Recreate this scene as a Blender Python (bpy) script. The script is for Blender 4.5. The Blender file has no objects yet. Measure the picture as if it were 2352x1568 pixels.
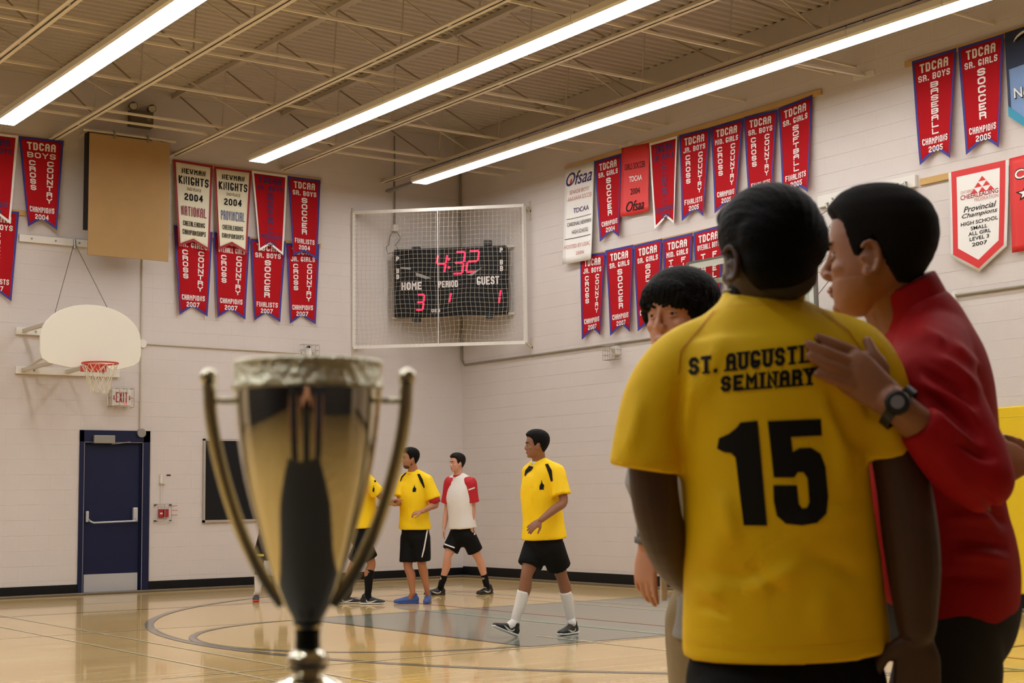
import bpy, bmesh, math, random
import numpy as np
from mathutils import Vector, Matrix, noise
from mathutils.bvhtree import BVHTree
random.seed(7)
SC = bpy.context.scene
COL = SC.collection
# ---------------------------------------------------------------- camera, world, exposure
FPX = 3457.586
CAM = Vector((-13.57448, -20.1998, 1.22821))
FWD = Vector((0.58226362, 0.80635224, 0.10375523))
RGT = Vector((0.81141369, -0.58434419, -0.01223478))
UPV = Vector((-0.05076322, -0.09131228, 0.99452761))
cd = bpy.data.cameras.new('camera'); cam = bpy.data.objects.new('camera', cd); COL.objects.link(cam)
cam.matrix_world = Matrix(((RGT.x, UPV.x, -FWD.x, CAM.x), (RGT.y, UPV.y, -FWD.y, CAM.y), (RGT.z, UPV.z, -FWD.z, CAM.z), (0, 0, 0, 1)))
cd.sensor_width = 36; cd.lens = FPX / 2352 * 36; cd.clip_start = 0.05; cd.clip_end = 200
cd.dof.use_dof = True; cd.dof.focus_distance = 16.0; cd.dof.aperture_fstop = 8.0
SC.camera = cam
wd = bpy.data.worlds.new('world'); SC.world = wd; wd.use_nodes = True
wd.node_tree.nodes['Background'].inputs[0].default_value = (0.9, 0.85, 0.75, 1)
wd.node_tree.nodes['Background'].inputs[1].default_value = 0.02
SC.view_settings.view_transform = 'Standard'; SC.view_settings.look = 'None'
SC.view_settings.exposure = 0.0; SC.view_settings.gamma = 1.0; SC.view_settings.use_curve_mapping = False
LIGHT_POWER = 19.0

def W(px, py, d): return CAM + d * (FWD + RGT * ((px - 1176) / FPX) + UPV * ((784 - py) / FPX))
def _ray(px, py): return FWD + RGT * ((px - 1176) / FPX) + UPV * ((784 - py) / FPX)
def onX(px, py, x=0.0):
    d = _ray(px, py); return CAM + d * ((x - CAM.x) / d.x)
def onY(px, py, y=0.0):
    d = _ray(px, py); return CAM + d * ((y - CAM.y) / d.y)
def onZ(px, py, z=0.0):
    d = _ray(px, py); return CAM + d * ((z - CAM.z) / d.z)
def px_of(P):
    d = Vector(P) - CAM; z = d.dot(FWD)
    return (1176 + FPX * d.dot(RGT) / z, 784 - FPX * d.dot(UPV) / z, z)

# ---------------------------------------------------------------- materials
def lin(c):
    return tuple((v / 12.92 if v <= 0.04045 else ((v + 0.055) / 1.055) ** 2.4) for v in c)
def rgb(r, g, b): return lin((r / 255, g / 255, b / 255)) + (1,)
MATS = {}
def mat(name, col, rough=0.6, metal=0.0, noise_scale=0, noise_amt=0.0, bump=0, bump_scale=50, emit=0, spec=0.5, coat=0, sheen=0, stretch=None, alpha=1, trans=0, wave=None):
    if name in MATS: return MATS[name]
    m = bpy.data.materials.new(name); m.use_nodes = True; nt = m.node_tree; b = nt.nodes['Principled BSDF']
    b.inputs['Base Color'].default_value = col; b.inputs['Roughness'].default_value = rough; b.inputs['Metallic'].default_value = metal
    b.inputs['Specular IOR Level'].default_value = spec; b.inputs['Coat Weight'].default_value = coat
    if coat: b.inputs['Coat Roughness'].default_value = 0.1
    if sheen: b.inputs['Sheen Weight'].default_value = sheen
    if trans: b.inputs['Transmission Weight'].default_value = trans
    if alpha < 1: b.inputs['Alpha'].default_value = alpha
    if emit:
        b.inputs['Emission Color'].default_value = col; b.inputs['Emission Strength'].default_value = emit
    if noise_scale or bump:
        tc = nt.nodes.new('ShaderNodeTexCoord'); mp = nt.nodes.new('ShaderNodeMapping')
        nt.links.new(tc.outputs['Object'], mp.inputs[0])
        if stretch: mp.inputs['Scale'].default_value = stretch
    if noise_scale:
        n = nt.nodes.new('ShaderNodeTexNoise'); n.inputs['Scale'].default_value = noise_scale; n.inputs['Detail'].default_value = 4
        nt.links.new(mp.outputs[0], n.inputs['Vector'])
        r = nt.nodes.new('ShaderNodeMapRange'); r.inputs[3].default_value = 1 - noise_amt; r.inputs[4].default_value = 1 + noise_amt
        nt.links.new(n.outputs['Fac'], r.inputs[0])
        mx = nt.nodes.new('ShaderNodeVectorMath'); mx.operation = 'SCALE'; mx.inputs[0].default_value = col[:3]
        nt.links.new(r.outputs[0], mx.inputs['Scale']); nt.links.new(mx.outputs[0], b.inputs['Base Color'])
    if bump:
        n2 = nt.nodes.new('ShaderNodeTexNoise'); n2.inputs['Scale'].default_value = bump_scale; n2.inputs['Detail'].default_value = 3
        nt.links.new(mp.outputs[0], n2.inputs['Vector'])
        bp = nt.nodes.new('ShaderNodeBump'); bp.inputs['Strength'].default_value = bump; bp.inputs['Distance'].default_value = 0.01
        nt.links.new(n2.outputs['Fac'], bp.inputs['Height']); nt.links.new(bp.outputs[0], b.inputs['Normal'])
    MATS[name] = m; return m

M_WALL = mat('painted_block', rgb(208, 198, 192), 0.55, noise_scale=3, noise_amt=0.03, bump=0.25, bump_scale=70)
M_JOINT = mat('painted_joint', rgb(208, 198, 190), 0.6)
M_DECK = mat('deck_paint', rgb(184, 173, 160), 0.5, noise_scale=2, noise_amt=0.06)
M_STEEL = mat('joist_paint', rgb(226, 215, 194), 0.45, noise_scale=3, noise_amt=0.05)
M_ROD = mat('web_rod_paint', rgb(150, 132, 106), 0.5)
M_LENS = mat('light_lens', (0.97, 0.985, 1.0, 1), 0.4, emit=LIGHT_POWER)
M_HOUS = mat('light_housing', rgb(226, 220, 206), 0.4)
M_WHITE = mat('white_enamel', rgb(222, 216, 206), 0.35)
M_GREYMET = mat('grey_metal', rgb(150, 146, 138), 0.4, 0.6)
M_BLACK = mat('black_plastic', rgb(18, 18, 19), 0.45)
M_BASEB = mat('black_vinyl', rgb(9, 9, 11), 0.5, spec=.25)
M_WOOD = mat('pine_rail', rgb(196, 156, 92), 0.6, noise_scale=6, noise_amt=0.15, stretch=(1, 1, 12))
M_NAVY = mat('navy_paint', rgb(14, 21, 56), 0.5, spec=.3, noise_scale=4, noise_amt=0.05)
M_KICK = mat('brushed_steel', rgb(190, 190, 194), 0.42, 0.5)
M_PLY = mat('brown_board', rgb(168, 132, 82), 0.7, noise_scale=5, noise_amt=0.08)
M_RED = mat('banner_red', rgb(172, 12, 23), 0.8, noise_scale=3, noise_amt=0.08, bump=0.1, bump_scale=300, spec=.2)
M_REDOR = mat('banner_orange_red', rgb(214, 44, 40), 0.55)
M_BLUE = mat('banner_blue', rgb(46, 44, 130), 0.6)
M_CREAM = mat('banner_cream', rgb(226, 218, 190), 0.55)
M_BWHITE = mat('banner_white', rgb(232, 228, 222), 0.55)
M_DRED = mat('banner_dark_red', rgb(150, 22, 32), 0.6)
M_TWHITE = mat('print_white', rgb(236, 226, 222), 0.6)
M_TBLACK = mat('print_black', rgb(14, 14, 16), 0.7, spec=.25)
M_TNAVY = mat('print_navy', rgb(58, 28, 92), 0.6)
M_TRED = mat('print_dark_red', rgb(130, 20, 44), 0.6)
M_TPINK = mat('print_faded_red', rgb(198, 132, 122), 0.6)
M_TBLUE = mat('print_slate_blue', rgb(66, 86, 130), 0.6)
M_TGOLD = mat('print_olive', rgb(110, 96, 50), 0.6)
M_BRED = mat('print_bright_red', rgb(210, 44, 44), 0.6)
M_LED = mat('led_red', (1.0, 0.010, 0.055, 1), 0.4, emit=1.7)

# ---------------------------------------------------------------- mesh helpers
class MB:
    def __init__(s): s.v = []; s.f = []
    def add(s, vs, fs):
        o = len(s.v); s.v += [tuple(v) for v in vs]; s.f += [tuple(i + o for i in f) for f in fs]
    def box(s, lo, hi, M=None):
        x0, y0, z0 = lo; x1, y1, z1 = hi
        vs = [Vector(c) for c in ((x0, y0, z0), (x1, y0, z0), (x1, y1, z0), (x0, y1, z0), (x0, y0, z1), (x1, y0, z1), (x1, y1, z1), (x0, y1, z1))]
        if M: vs = [M @ v for v in vs]
        s.add(vs, [(0, 3, 2, 1), (4, 5, 6, 7), (0, 1, 5, 4), (1, 2, 6, 5), (2, 3, 7, 6), (3, 0, 4, 7)])
    def bar(s, p0, p1, w, h, up=(0, 0, 1)):
        p0 = Vector(p0); p1 = Vector(p1); t = (p1 - p0); L = t.length; t.normalize(); up = Vector(up)
        a = t.cross(up)
        if a.length < 1e-4: a = t.cross(Vector((1, 0, 0)))
        a.normalize(); b = a.cross(t)
        M = Matrix(((t.x, a.x, b.x, p0.x), (t.y, a.y, b.y, p0.y), (t.z, a.z, b.z, p0.z), (0, 0, 0, 1)))
        s.box((0, -w / 2, -h / 2), (L, w / 2, h / 2), M)
    def tube(s, pts, r, n=8, closed=False, caps=True):
        pts = [Vector(p) for p in pts]; rs = r if isinstance(r, (list, tuple)) else [r] * len(pts)
        N = len(pts); prev = None; rings = []
        for i, p in enumerate(pts):
            t = (pts[(i + 1) % N] - pts[i - 1]) if closed else (pts[min(i + 1, N - 1)] - pts[max(i - 1, 0)])
            t.normalize()
            if prev is None:
                a = t.cross(Vector((0, 0, 1)))
                if a.length < 1e-3: a = t.cross(Vector((1, 0, 0)))
            else: a = prev - t * prev.dot(t)
            a.normalize(); prev = a; b = t.cross(a)
            rings.append([p + (a * math.cos(2 * math.pi * k / n) + b * math.sin(2 * math.pi * k / n)) * rs[i] for k in range(n)])
        vs = [v for r_ in rings for v in r_]; fs = []
        for i in range(N if closed else N - 1):
            j = (i + 1) % N
            for k in range(n): fs.append((i * n + k, i * n + (k + 1) % n, j * n + (k + 1) % n, j * n + k))
        if caps and not closed:
            fs.append(tuple(reversed(range(n)))); fs.append(tuple((N - 1) * n + k for k in range(n)))
        s.add(vs, fs)
    def lathe(s, prof, c, n=32, up=True):
        c = Vector(c); vs = []; fs = []
        for r, z in prof:
            for k in range(n):
                a = 2 * math.pi * k / n; vs.append((c.x + r * math.cos(a), c.y + r * math.sin(a), c.z + z))
        for i in range(len(prof) - 1):
            for k in range(n): fs.append((i * n + k, i * n + (k + 1) % n, (i + 1) * n + (k + 1) % n, (i + 1) * n + k))
        s.add(vs, fs)
    def sphere(s, c, r, n=12, M=None):
        c = Vector(c); rr = r if isinstance(r, (tuple, list)) else (r, r, r); vs = []; fs = []; m = n // 2
        for i in range(m + 1):
            th = math.pi * i / m
            for k in range(n):
                a = 2 * math.pi * k / n
                v = Vector((rr[0] * math.sin(th) * math.cos(a), rr[1] * math.sin(th) * math.sin(a), rr[2] * math.cos(th)))
                if M: v = M @ v
                vs.append(c + v)
        for i in range(m):
            for k in range(n): fs.append((i * n + k, i * n + (k + 1) % n, (i + 1) * n + (k + 1) % n, (i + 1) * n + k))
        s.add(vs, fs)
    def prism(s, poly, base, ax, ay, h):
        """poly 2D extruded along ax x ay by h"""
        base = Vector(base); ax = Vector(ax); ay = Vector(ay); nz = ax.cross(ay).normalized() * h; n = len(poly)
        b = [base + ax * x + ay * y for x, y in poly]; vs = b + [p + nz for p in b]
        s.add(vs, [tuple(reversed(range(n))), tuple(range(n, 2 * n))] + [(i, (i + 1) % n, n + (i + 1) % n, n + i) for i in range(n)])
    def build(s, name, m, parent=None, smooth=False, bevel=0):
        me = bpy.data.meshes.new(name); me.from_pydata(s.v, [], s.f); me.update()
        if smooth: me.polygons.foreach_set('use_smooth', [True] * len(me.polygons))
        return link(name, me, m, parent, bevel)
def link(name, me, m, parent=None, bevel=0):
    o = bpy.data.objects.new(name, me)
    if m: me.materials.clear(); me.materials.append(m)
    COL.objects.link(o)
    if bevel:
        b = o.modifiers.new('b', 'BEVEL'); b.width = bevel; b.segments = 2; b.limit_method = 'ANGLE'
    if parent:
        o.parent = parent
        L = parent.get('_loc')
        o.matrix_parent_inverse = Matrix.Translation(-Vector(L)) if L else Matrix.Identity(4)
    return o
def thing(name, label, cat, loc=(0, 0, 0), group=None):
    o = bpy.data.objects.new(name, None); o.location = loc; COL.objects.link(o); o.empty_display_size = 0.1
    o['_loc'] = tuple(loc); o['label'] = label; o['category'] = cat
    if group: o['group'] = group
    return o
def tag(o, label, cat, group=None):
    o['label'] = label; o['category'] = cat
    if group: o['group'] = group
    return o
def struct(o): o['kind'] = 'structure'; return o

# ---------------------------------------------------------------- lettering
G = {'A': '0005163645400343'[:12] + '/0343', 'B': '00063645443303/3342413000', 'C': '45361605011030 41'.replace(' ', ''),
     'D': '00063645413000', 'E': '46060040/0333', 'F': '460600/0333', 'G': '45361605011030414222', 'H': '0006/4046/0343',
     'I': '0006', 'J': '4641301001', 'K': '0006/460313/1340', 'L': '060040', 'M': '0006234640', 'N': '00064046',
     'O': '1001051636454130 10'.replace(' ', ''), 'P': '00063645443303', 'R': '00063645443303/334240', 'S': '01103041423313040516 3645'.replace(' ', ''),
     'T': '2026/0646', 'U': '060110304146', 'V': '062046', 'W': '0610233046', 'X': '0046/0640', 'Y': '062346/2320', 'Z': '06460040',
     '0': '1001051636454130 10'.replace(' ', ''), '1': '0406', '2': '0516364544010040', '3': '051636454433 42413010 01/1333'.replace(' ', ''),
     '4': '3036/3602/0242', '5': '46060433424130 1001'.replace(' ', ''), '6': '4536160501103041423303', '7': '064610', '8': '13041645433301 1041'.replace(' ', ''),
     '9': '4333040516364541301001', '.': '', '&': '4005162534021030', "'": '2625', ':': '2122/2425', ' ': ''}
G['A'] = '00051636' + '4540/0343'
def stroke_polys(pts, t, ext):
    """2D polyline to quads with mitred joins"""
    n = len(pts); pts = [Vector((p[0], p[1])) for p in pts]
    closed = (pts[0] - pts[-1]).length < 1e-6
    if closed: pts = pts[:-1]; n -= 1
    L = []; R = []
    for i in range(n):
        if closed: a = pts[i - 1]; c = pts[(i + 1) % n]
        else: a = pts[max(i - 1, 0)]; c = pts[min(i + 1, n - 1)]
        b = pts[i]
        d1 = (b - a); d2 = (c - b)
        if d1.length < 1e-9: d1 = d2.copy()
        if d2.length < 1e-9: d2 = d1.copy()
        d1.normalize(); d2.normalize(); n1 = Vector((-d1.y, d1.x)); n2 = Vector((-d2.y, d2.x))
        m = n1 + n2
        if m.length < 0.3: m = n1.copy()
        m.normalize(); k = (t / 2) / max(0.45, m.dot(n1))
        e = Vector((0, 0))
        if not closed and i == 0: e = -d1 * ext
        if not closed and i == n - 1: e = d2 * ext
        L.append(b + m * k + e); R.append(b - m * k + e)
    out = []
    for i in range(n if closed else n - 1):
        j = (i + 1) % n; out.append([tuple(L[i]), tuple(R[i]), tuple(R[j]), tuple(L[j])])
    return out
def glyph(ch, x0, y0, w, h, t, serif=False):
    if ch == '.': return [[(x0, y0), (x0, y0 + t * 1.1), (x0 + t * 1.1, y0 + t * 1.1), (x0 + t * 1.1, y0)]]
    out = []
    for st in G.get(ch, '').split('/'):
        if not st: continue
        q = [(int(st[i]), int(st[i + 1])) for i in range(0, len(st) - 1, 2)]
        if ch in 'I1': q = [(2, y) for _, y in q]
        pts = [(x0 + t / 2 + (w - t) * a / 4, y0 + t / 2 + (h - t) * b / 6) for a, b in q]
        out += stroke_polys(pts, t, t / 2)
        if serif:
            for e, e2 in ((0, 1), (-1, -2)):
                if q[e][1] in (0, 6) and abs(q[e][0] - q[e2][0]) <= 2 and q[e][1] != q[e2][1]:
                    X, Y = pts[e]; s = t * 1.05; ht = t * 0.28
                    yy = Y - t / 2 if q[e][1] == 0 else Y + t / 2 - 2 * ht
                    out.append([(X - s, yy), (X - s, yy + 2 * ht), (X + s, yy + 2 * ht), (X + s, yy)])
    return out
def adv(ch, serif=False): return {'I': 0.42, '1': 0.5, '.': 0.34, ' ': 0.5, "'": 0.35, 'M': 1.15, 'W': 1.15}.get(ch, 1.0) * (1.25 if serif and ch == 'I' else 1)
def text_polys(s, x0, x1, y0, y1, tf=0.2, gap=0.26, serif=False):
    """fit string in the box; y up"""
    tot = sum(adv(c, serif) for c in s) + gap * (len(s) - 1); u = (x1 - x0) / tot; h = y1 - y0; t = min(tf * h, u * 0.36); x = x0; out = []
    for c in s:
        w = adv(c, serif) * u
        if c == 'I' or c == '1': out += glyph(c, x + w / 2 - t / 2 - 0 * t, y0, t, h, t, serif) if c == 'I' else glyph(c, x + w / 2 - t / 2, y0, t, h, t)
        else: out += glyph(c, x, y0, w, h, t, serif)
        x += w + gap * u
    return out
def vtext(s, xc, w, ytop, ybot, tf=0.24):
    n = len(s); p = (ytop - ybot) / n; out = []
    for i, c in enumerate(s):
        y1 = ytop - i * p; y0 = y1 - p * 0.84; h = y1 - y0; t = min(tf * w, h * 0.24)
        if c == 'I': out += glyph(c, xc - t / 2, y0, t, h, t)
        else: out += glyph(c, xc - w / 2, y0, w, h, t)
    return out
_FT = {}
def font_polys(s, x0, x1, y0, y1, shear=0.0, bold=0.0, fit=True):
    """built-in font outline as triangles fitted to the box"""
    k = (s, shear, bold)
    if k not in _FT:
        c = bpy.data.curves.new('t', 'FONT'); c.body = s; c.shear = shear; c.offset = bold; c.resolution_u = 3
        o = bpy.data.objects.new('t', c); COL.objects.link(o)
        me = o.to_mesh(); vs = [(v.co.x, v.co.y) for v in me.vertices]; fs = [[vs[i] for i in p.vertices] for p in me.polygons]
        o.to_mesh_clear(); bpy.data.objects.remove(o); bpy.data.curves.remove(c); _FT[k] = fs
    fs = _FT[k]; xs = [p[0] for f in fs for p in f]; ys = [p[1] for f in fs for p in f]
    ax, bx, ay, by = min(xs), max(xs), min(ys), max(ys)
    return [[(x0 + (p[0] - ax) / (bx - ax) * (x1 - x0), y0 + (p[1] - ay) / (by - ay) * (y1 - y0)) for p in f] for f in fs]
def place(polys, fn, name, m, parent, maxlen=None):
    """2D polygons through fn(x, y) -> point, as one mesh part"""
    bm = bmesh.new()
    for p in polys:
        try: bm.faces.new([bm.verts.new((a, b, 0)) for a, b in p])
        except ValueError: pass
    if maxlen:
        bmesh.ops.triangulate(bm, faces=bm.faces[:])
        bmesh.ops.remove_doubles(bm, verts=bm.verts[:], dist=1e-6)
        for _ in range(5):
            es = [e for e in bm.edges if e.calc_length() > maxlen]
            if not es: break
            bmesh.ops.subdivide_edges(bm, edges=es, cuts=1); bmesh.ops.triangulate(bm, faces=bm.faces[:])
    dead = []
    for v in bm.verts:
        q = fn(v.co.x, v.co.y)
        if q is None: dead.append(v)
        else: v.co = q
    if dead: bmesh.ops.delete(bm, geom=dead, context='VERTS')
    bmesh.ops.recalc_face_normals(bm, faces=bm.faces[:])
    me = bpy.data.meshes.new(name); bm.to_mesh(me); bm.free()
    return link(name, me, m, parent)
# ================================================================ ROOM SHELL
XW, YW, ZC = -24.0, -29.0, 7.12        # far extents behind the camera and ceiling height
CO, BL = 0.2032, 0.4064
DOOR = (-6.31, -5.30, 2.235)

def in_view(P):
    x, y, z = px_of(P); return z > 0 and -40 < x < 2392 and -40 < y < 1608
def block_mesh(L, H):
    g, d, e = 0.0016, 0.0014, 0.0    # half joint, recess, vertical joint recess stays shallow
    w = .0003
    vs = [(w, 0, g + .001), (L - w, 0, g + .001), (L - w, 0, H - g - .001), (w, 0, H - g - .001),
          (0.0002, d, 0.001), (L - 0.0002, d, 0.001), (L - 0.0002, d, H - 0.001), (0.0002, d, H - 0.001),
          (0.0002, .05, 0.001), (L - 0.0002, .05, 0.001), (L - 0.0002, .05, H - 0.001), (0.0002, .05, H - 0.001)]
    fs = [(0, 1, 2, 3)] + [(i, i + 4, (i + 1) % 4 + 4, (i + 1) % 4) for i in range(4)] + [(i + 4, i + 8, (i + 1) % 4 + 8, (i + 1) % 4 + 4) for i in range(4)] + [(8, 11, 10, 9)]
    return vs, fs
def block_wall(wallobj, which, length, control, opening=None):
    """blocks laid from the corner outwards; s = distance from the corner"""
    cells = []
    for k in range(35):
        z0 = k * CO; h = CO
        for (a, b) in ((0, control), (control, length)):
            s = a - (BL / 2 if k % 2 else 0)
            while s < b - 1e-4:
                s0, s1 = max(s, a), min(s + BL, b); s += BL
                if opening and z0 < opening[2] - 0.01:
                    o0, o1 = opening[0], opening[1]
                    if s0 >= o0 - 1e-3 and s1 <= o1 + 1e-3: continue
                    if s0 < o0 < s1: s1 = o0
                    elif s0 < o1 < s1: s0 = o1
                if s1 - s0 > 0.03: cells.append((s0, s1, z0, h))
    if which == 'left': T = lambda s, z: Vector((-s, 0, z)); R3 = Matrix(((-1, 0, 0), (0, 1, 0), (0, 0, 1)))
    else: T = lambda s, z: Vector((0, -s, z)); R3 = Matrix(((0, 1, 0), (-1, 0, 0), (0, 0, 1)))
    cells.sort(key=lambda c: (T((c[0] + c[1]) / 2, c[2]) - CAM).length + (0 if in_view(T((c[0] + c[1]) / 2, c[2] + .1)) else 1000))
    cache = {}; rest = MB()
    for i, (s0, s1, z0, h) in enumerate(cells):
        L = round(s1 - s0, 4); vs, fs = block_mesh(L, h)
        if i < 300:
            if L not in cache:
                me = bpy.data.meshes.new('concrete_block'); me.from_pydata([tuple(R3 @ Vector(v)) for v in vs], [], fs); me.materials.append(M_WALL); cache[L] = me
            o = bpy.data.objects.new('concrete_block', cache[L]); COL.objects.link(o); o.parent = wallobj; o.location = T(s0, z0)
        else: rest.add([R3 @ Vector(v) + T(s0, z0) for v in vs], fs)
    r = rest.build('concrete_block', M_WALL, wallobj); r['kind'] = 'stuff'

m = MB()
# mortar plane behind the block faces, with the door opening left out
m.box((XW, 0.0035, -0.05), (DOOR[0], 0.25, ZC + .1)); m.box((DOOR[1], 0.0035, -0.05), (0.25, 0.25, ZC + .1)); m.box((DOOR[0], 0.0035, DOOR[2]), (DOOR[1], 0.25, ZC + .1))
wall_left = struct(m.build('wall_left', M_JOINT))
m = MB(); m.box((0.0035, YW, -0.05), (0.25, 0.0035, ZC + .1)); wall_right = struct(m.build('wall_right', M_JOINT))
block_wall(wall_left, 'left', 10.0, 13 * BL, (-DOOR[1], -DOOR[0], DOOR[2]))
block_wall(wall_right, 'right', 13.4, 25.5 * BL)
M_FARW = mat('far_wall_paint', rgb(200, 190, 176), 0.6, noise_scale=2, noise_amt=0.05)
m = MB(); m.box((XW - .2, YW, 0), (XW, 0, ZC)); struct(m.build('wall_far', M_FARW))
m = MB(); m.box((XW, YW - .2, 0), (0, YW, ZC)); struct(m.build('wall_rear', M_FARW))
# plain blockwork beyond the photographed stretch
m = MB(); m.box((XW, 0, 0), (-10.0, 0.01, ZC)); struct(m.build('trim_1', M_WALL))
m = MB(); m.box((0, YW, 0), (0.01, -13.4, ZC)); struct(m.build('trim_2', M_WALL))

# floor: sprung maple strips running along x
mf = bpy.data.materials.new('maple_floor'); mf.use_nodes = True; nt = mf.node_tree; b = nt.nodes['Principled BSDF']
tc = nt.nodes.new('ShaderNodeTexCoord'); br = nt.nodes.new('ShaderNodeTexBrick')
br.inputs['Scale'].default_value = 1; br.inputs['Brick Width'].default_value = 1.1; br.inputs['Row Height'].default_value = 0.057
br.inputs['Mortar Size'].default_value = 0.0012; br.inputs['Mortar Smooth'].default_value = 0.5; br.offset = 0.37
br.inputs['Color1'].default_value = rgb(234, 200, 132); br.inputs['Color2'].default_value = rgb(216, 177, 106); br.inputs['Mortar'].default_value = rgb(140, 106, 60)
nt.links.new(tc.outputs['Object'], br.inputs['Vector'])
mp = nt.nodes.new('ShaderNodeMapping'); mp.inputs['Scale'].default_value = (0.7, 14, 1); nt.links.new(tc.outputs['Object'], mp.inputs[0])
ns = nt.nodes.new('ShaderNodeTexNoise'); ns.inputs['Scale'].default_value = 1.5; ns.inputs['Detail'].default_value = 5; nt.links.new(mp.outputs[0], ns.inputs['Vector'])
mr = nt.nodes.new('ShaderNodeMapRange'); mr.inputs[1].default_value = .3; mr.inputs[2].default_value = .7; mr.inputs[3].default_value = .86; mr.inputs[4].default_value = 1.08; nt.links.new(ns.outputs['Fac'], mr.inputs[0])
vm = nt.nodes.new('ShaderNodeVectorMath'); vm.operation = 'SCALE'; nt.links.new(br.outputs['Color'], vm.inputs[0]); nt.links.new(mr.outputs[0], vm.inputs['Scale']); nt.links.new(vm.outputs[0], b.inputs['Base Color'])
b.inputs['Roughness'].default_value = 0.22; b.inputs['Specular IOR Level'].default_value = 0.5; b.inputs['Coat Weight'].default_value = 0.6; b.inputs['Coat Roughness'].default_value = 0.06
m = MB(); m.box((XW, YW, -0.1), (0.2, 0.2, 0.0)); floor = struct(m.build('floor', mf))

# unseen folded bleachers, added as a dark mass for the trophy to mirror
M_BLE = mat('bleacher_dark', rgb(44, 34, 30), .5); M_BLF = mat('bleacher_face', rgb(30, 32, 44), .5)
for (lab, org, ax, L) in (('added dark folded bleachers along the rear wall behind the camera', (-22, YW, 0), (1, 0, 0), 18), ('added dark folded bleachers along the far side wall', (XW, -26, 0), (0, 1, 0), 17)):
    t = thing('added_bleachers', lab, 'bleachers', org); ax = Vector(ax); ay = Vector((0, 1, 0)) if ax.x else Vector((1, 0, 0)); o = Vector(org)
    for k in range(12):
        m = MB(); a = o + ay * .02; Mx = Matrix(((ax.x, ay.x, 0, a.x), (ax.y, ay.y, 0, a.y), (0, 0, 1, a.z), (0, 0, 0, 1))); m.box((0, 0, .02 + k * .29), (L, 1.0 - .01 * k, .27 + k * .29), Mx); m.build('tier_front', M_BLF, t)
        m = MB(); m.box((0, 0, .27 + k * .29), (L, 1.03 - .01 * k, .31 + k * .29), Mx); m.build('seat_board', M_BLE, t)
# painted court lines on the floor
def pm(name, c): return mat(name, c, 0.25, coat=0.6, noise_scale=3, noise_amt=0.05)
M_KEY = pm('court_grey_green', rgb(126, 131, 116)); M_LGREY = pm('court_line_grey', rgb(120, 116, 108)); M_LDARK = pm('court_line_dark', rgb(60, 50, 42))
M_LWHITE = pm('court_line_white', rgb(222, 206, 164)); M_LRED = pm('court_line_red', rgb(190, 92, 76)); M_LTEAL = pm('court_line_teal', rgb(140, 190, 170))
def strip(name, pts, w, m, z):
    mb = MB(); n = len(pts); vs = []
    for i, p in enumerate(pts):
        a = Vector(pts[max(i - 1, 0)]); c = Vector(pts[min(i + 1, n - 1)]); d = (c - a).normalized(); q = Vector((-d.y, d.x)) * w / 2; p = Vector(p)
        vs += [(p.x + q.x, p.y + q.y, z), (p.x - q.x, p.y - q.y, z)]
    mb.add(vs, [(2 * i, 2 * i + 1, 2 * i + 3, 2 * i + 2) for i in range(n - 1)])
    return mb.build(name, m, floor)
def arc(cx, cy, r, a0, a1, n=72): return [(cx + r * math.cos(math.radians(a0 + (a1 - a0) * i / n)), cy + r * math.sin(math.radians(a0 + (a1 - a0) * i / n))) for i in range(n + 1)]
mb = MB(); mb.add([(-6.0, -9.92, .0012), (-.9, -9.92, .0012), (-.9, -5.93, .0012), (-6.0, -5.93, .0012)], [(0, 1, 2, 3)]); mb.build('painted_key', M_KEY, floor)
strip('court_line', [(-6.02, -5.9), (-6.02, -9.95)], .05, M_LDARK, .002); strip('court_line', [(-6.02, -9.94), (-.9, -9.94)], .05, M_LDARK, .0022); strip('court_line', [(-6.02, -5.91), (-.9, -5.91)], .04, M_LDARK, .0022)
strip('court_line', arc(-6.0, -7.93, 1.96, 90, 270), .065, M_LGREY, .0024); strip('court_line', arc(-6.0, -7.93, 1.925, 90, 270), .02, M_LDARK, .0026)
strip('court_line', arc(-1.6, -7.93, 6.42, 96, 262, 140), .075, M_LGREY, .0028); strip('court_line', arc(-1.6, -7.93, 6.38, 96, 262, 140), .025, M_LDARK, .003)
strip('court_line', [(-8.27, -.9), (-8.27, -17)], .038, M_LWHITE, .0032); strip('court_line', [(-8.75, -.9), (-8.75, -17)], .038, M_LWHITE, .0032)
strip('court_line', [(-2.6, -.9), (-2.6, -9.8)], .038, M_LWHITE, .0034); strip('court_line', [(-2.23, -.9), (-2.23, -9.8)], .038, M_LWHITE, .0034)
strip('court_line', [(-3.88, -.9), (-3.88, -17)], .05, M_LRED, .0036); strip('court_line', [(-4.46, -5.3), (-4.46, -17)], .05, M_LTEAL, .0036)
strip('court_line', [(-5.4, -9.2), (-5.4, -17)], .038, M_LWHITE, .0036); strip('court_line', [(-9.3, -10.02), (-.9, -10.02)], .038, M_LWHITE, .0038)
strip('court_line', [(-10.5, -3.3), (-.9, -3.3)], .04, M_LDARK, .0036); strip('court_line', [(-9.5, -6.0), (-6.2, -6.0)], .04, M_LWHITE, .0038)
strip('court_line', [(-9, -12.6), (-.9, -12.6)], .05, M_LDARK, .0036); strip('court_line', [(-9, -1.9), (-.9, -1.9)], .04, M_LWHITE, .0036)

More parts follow.
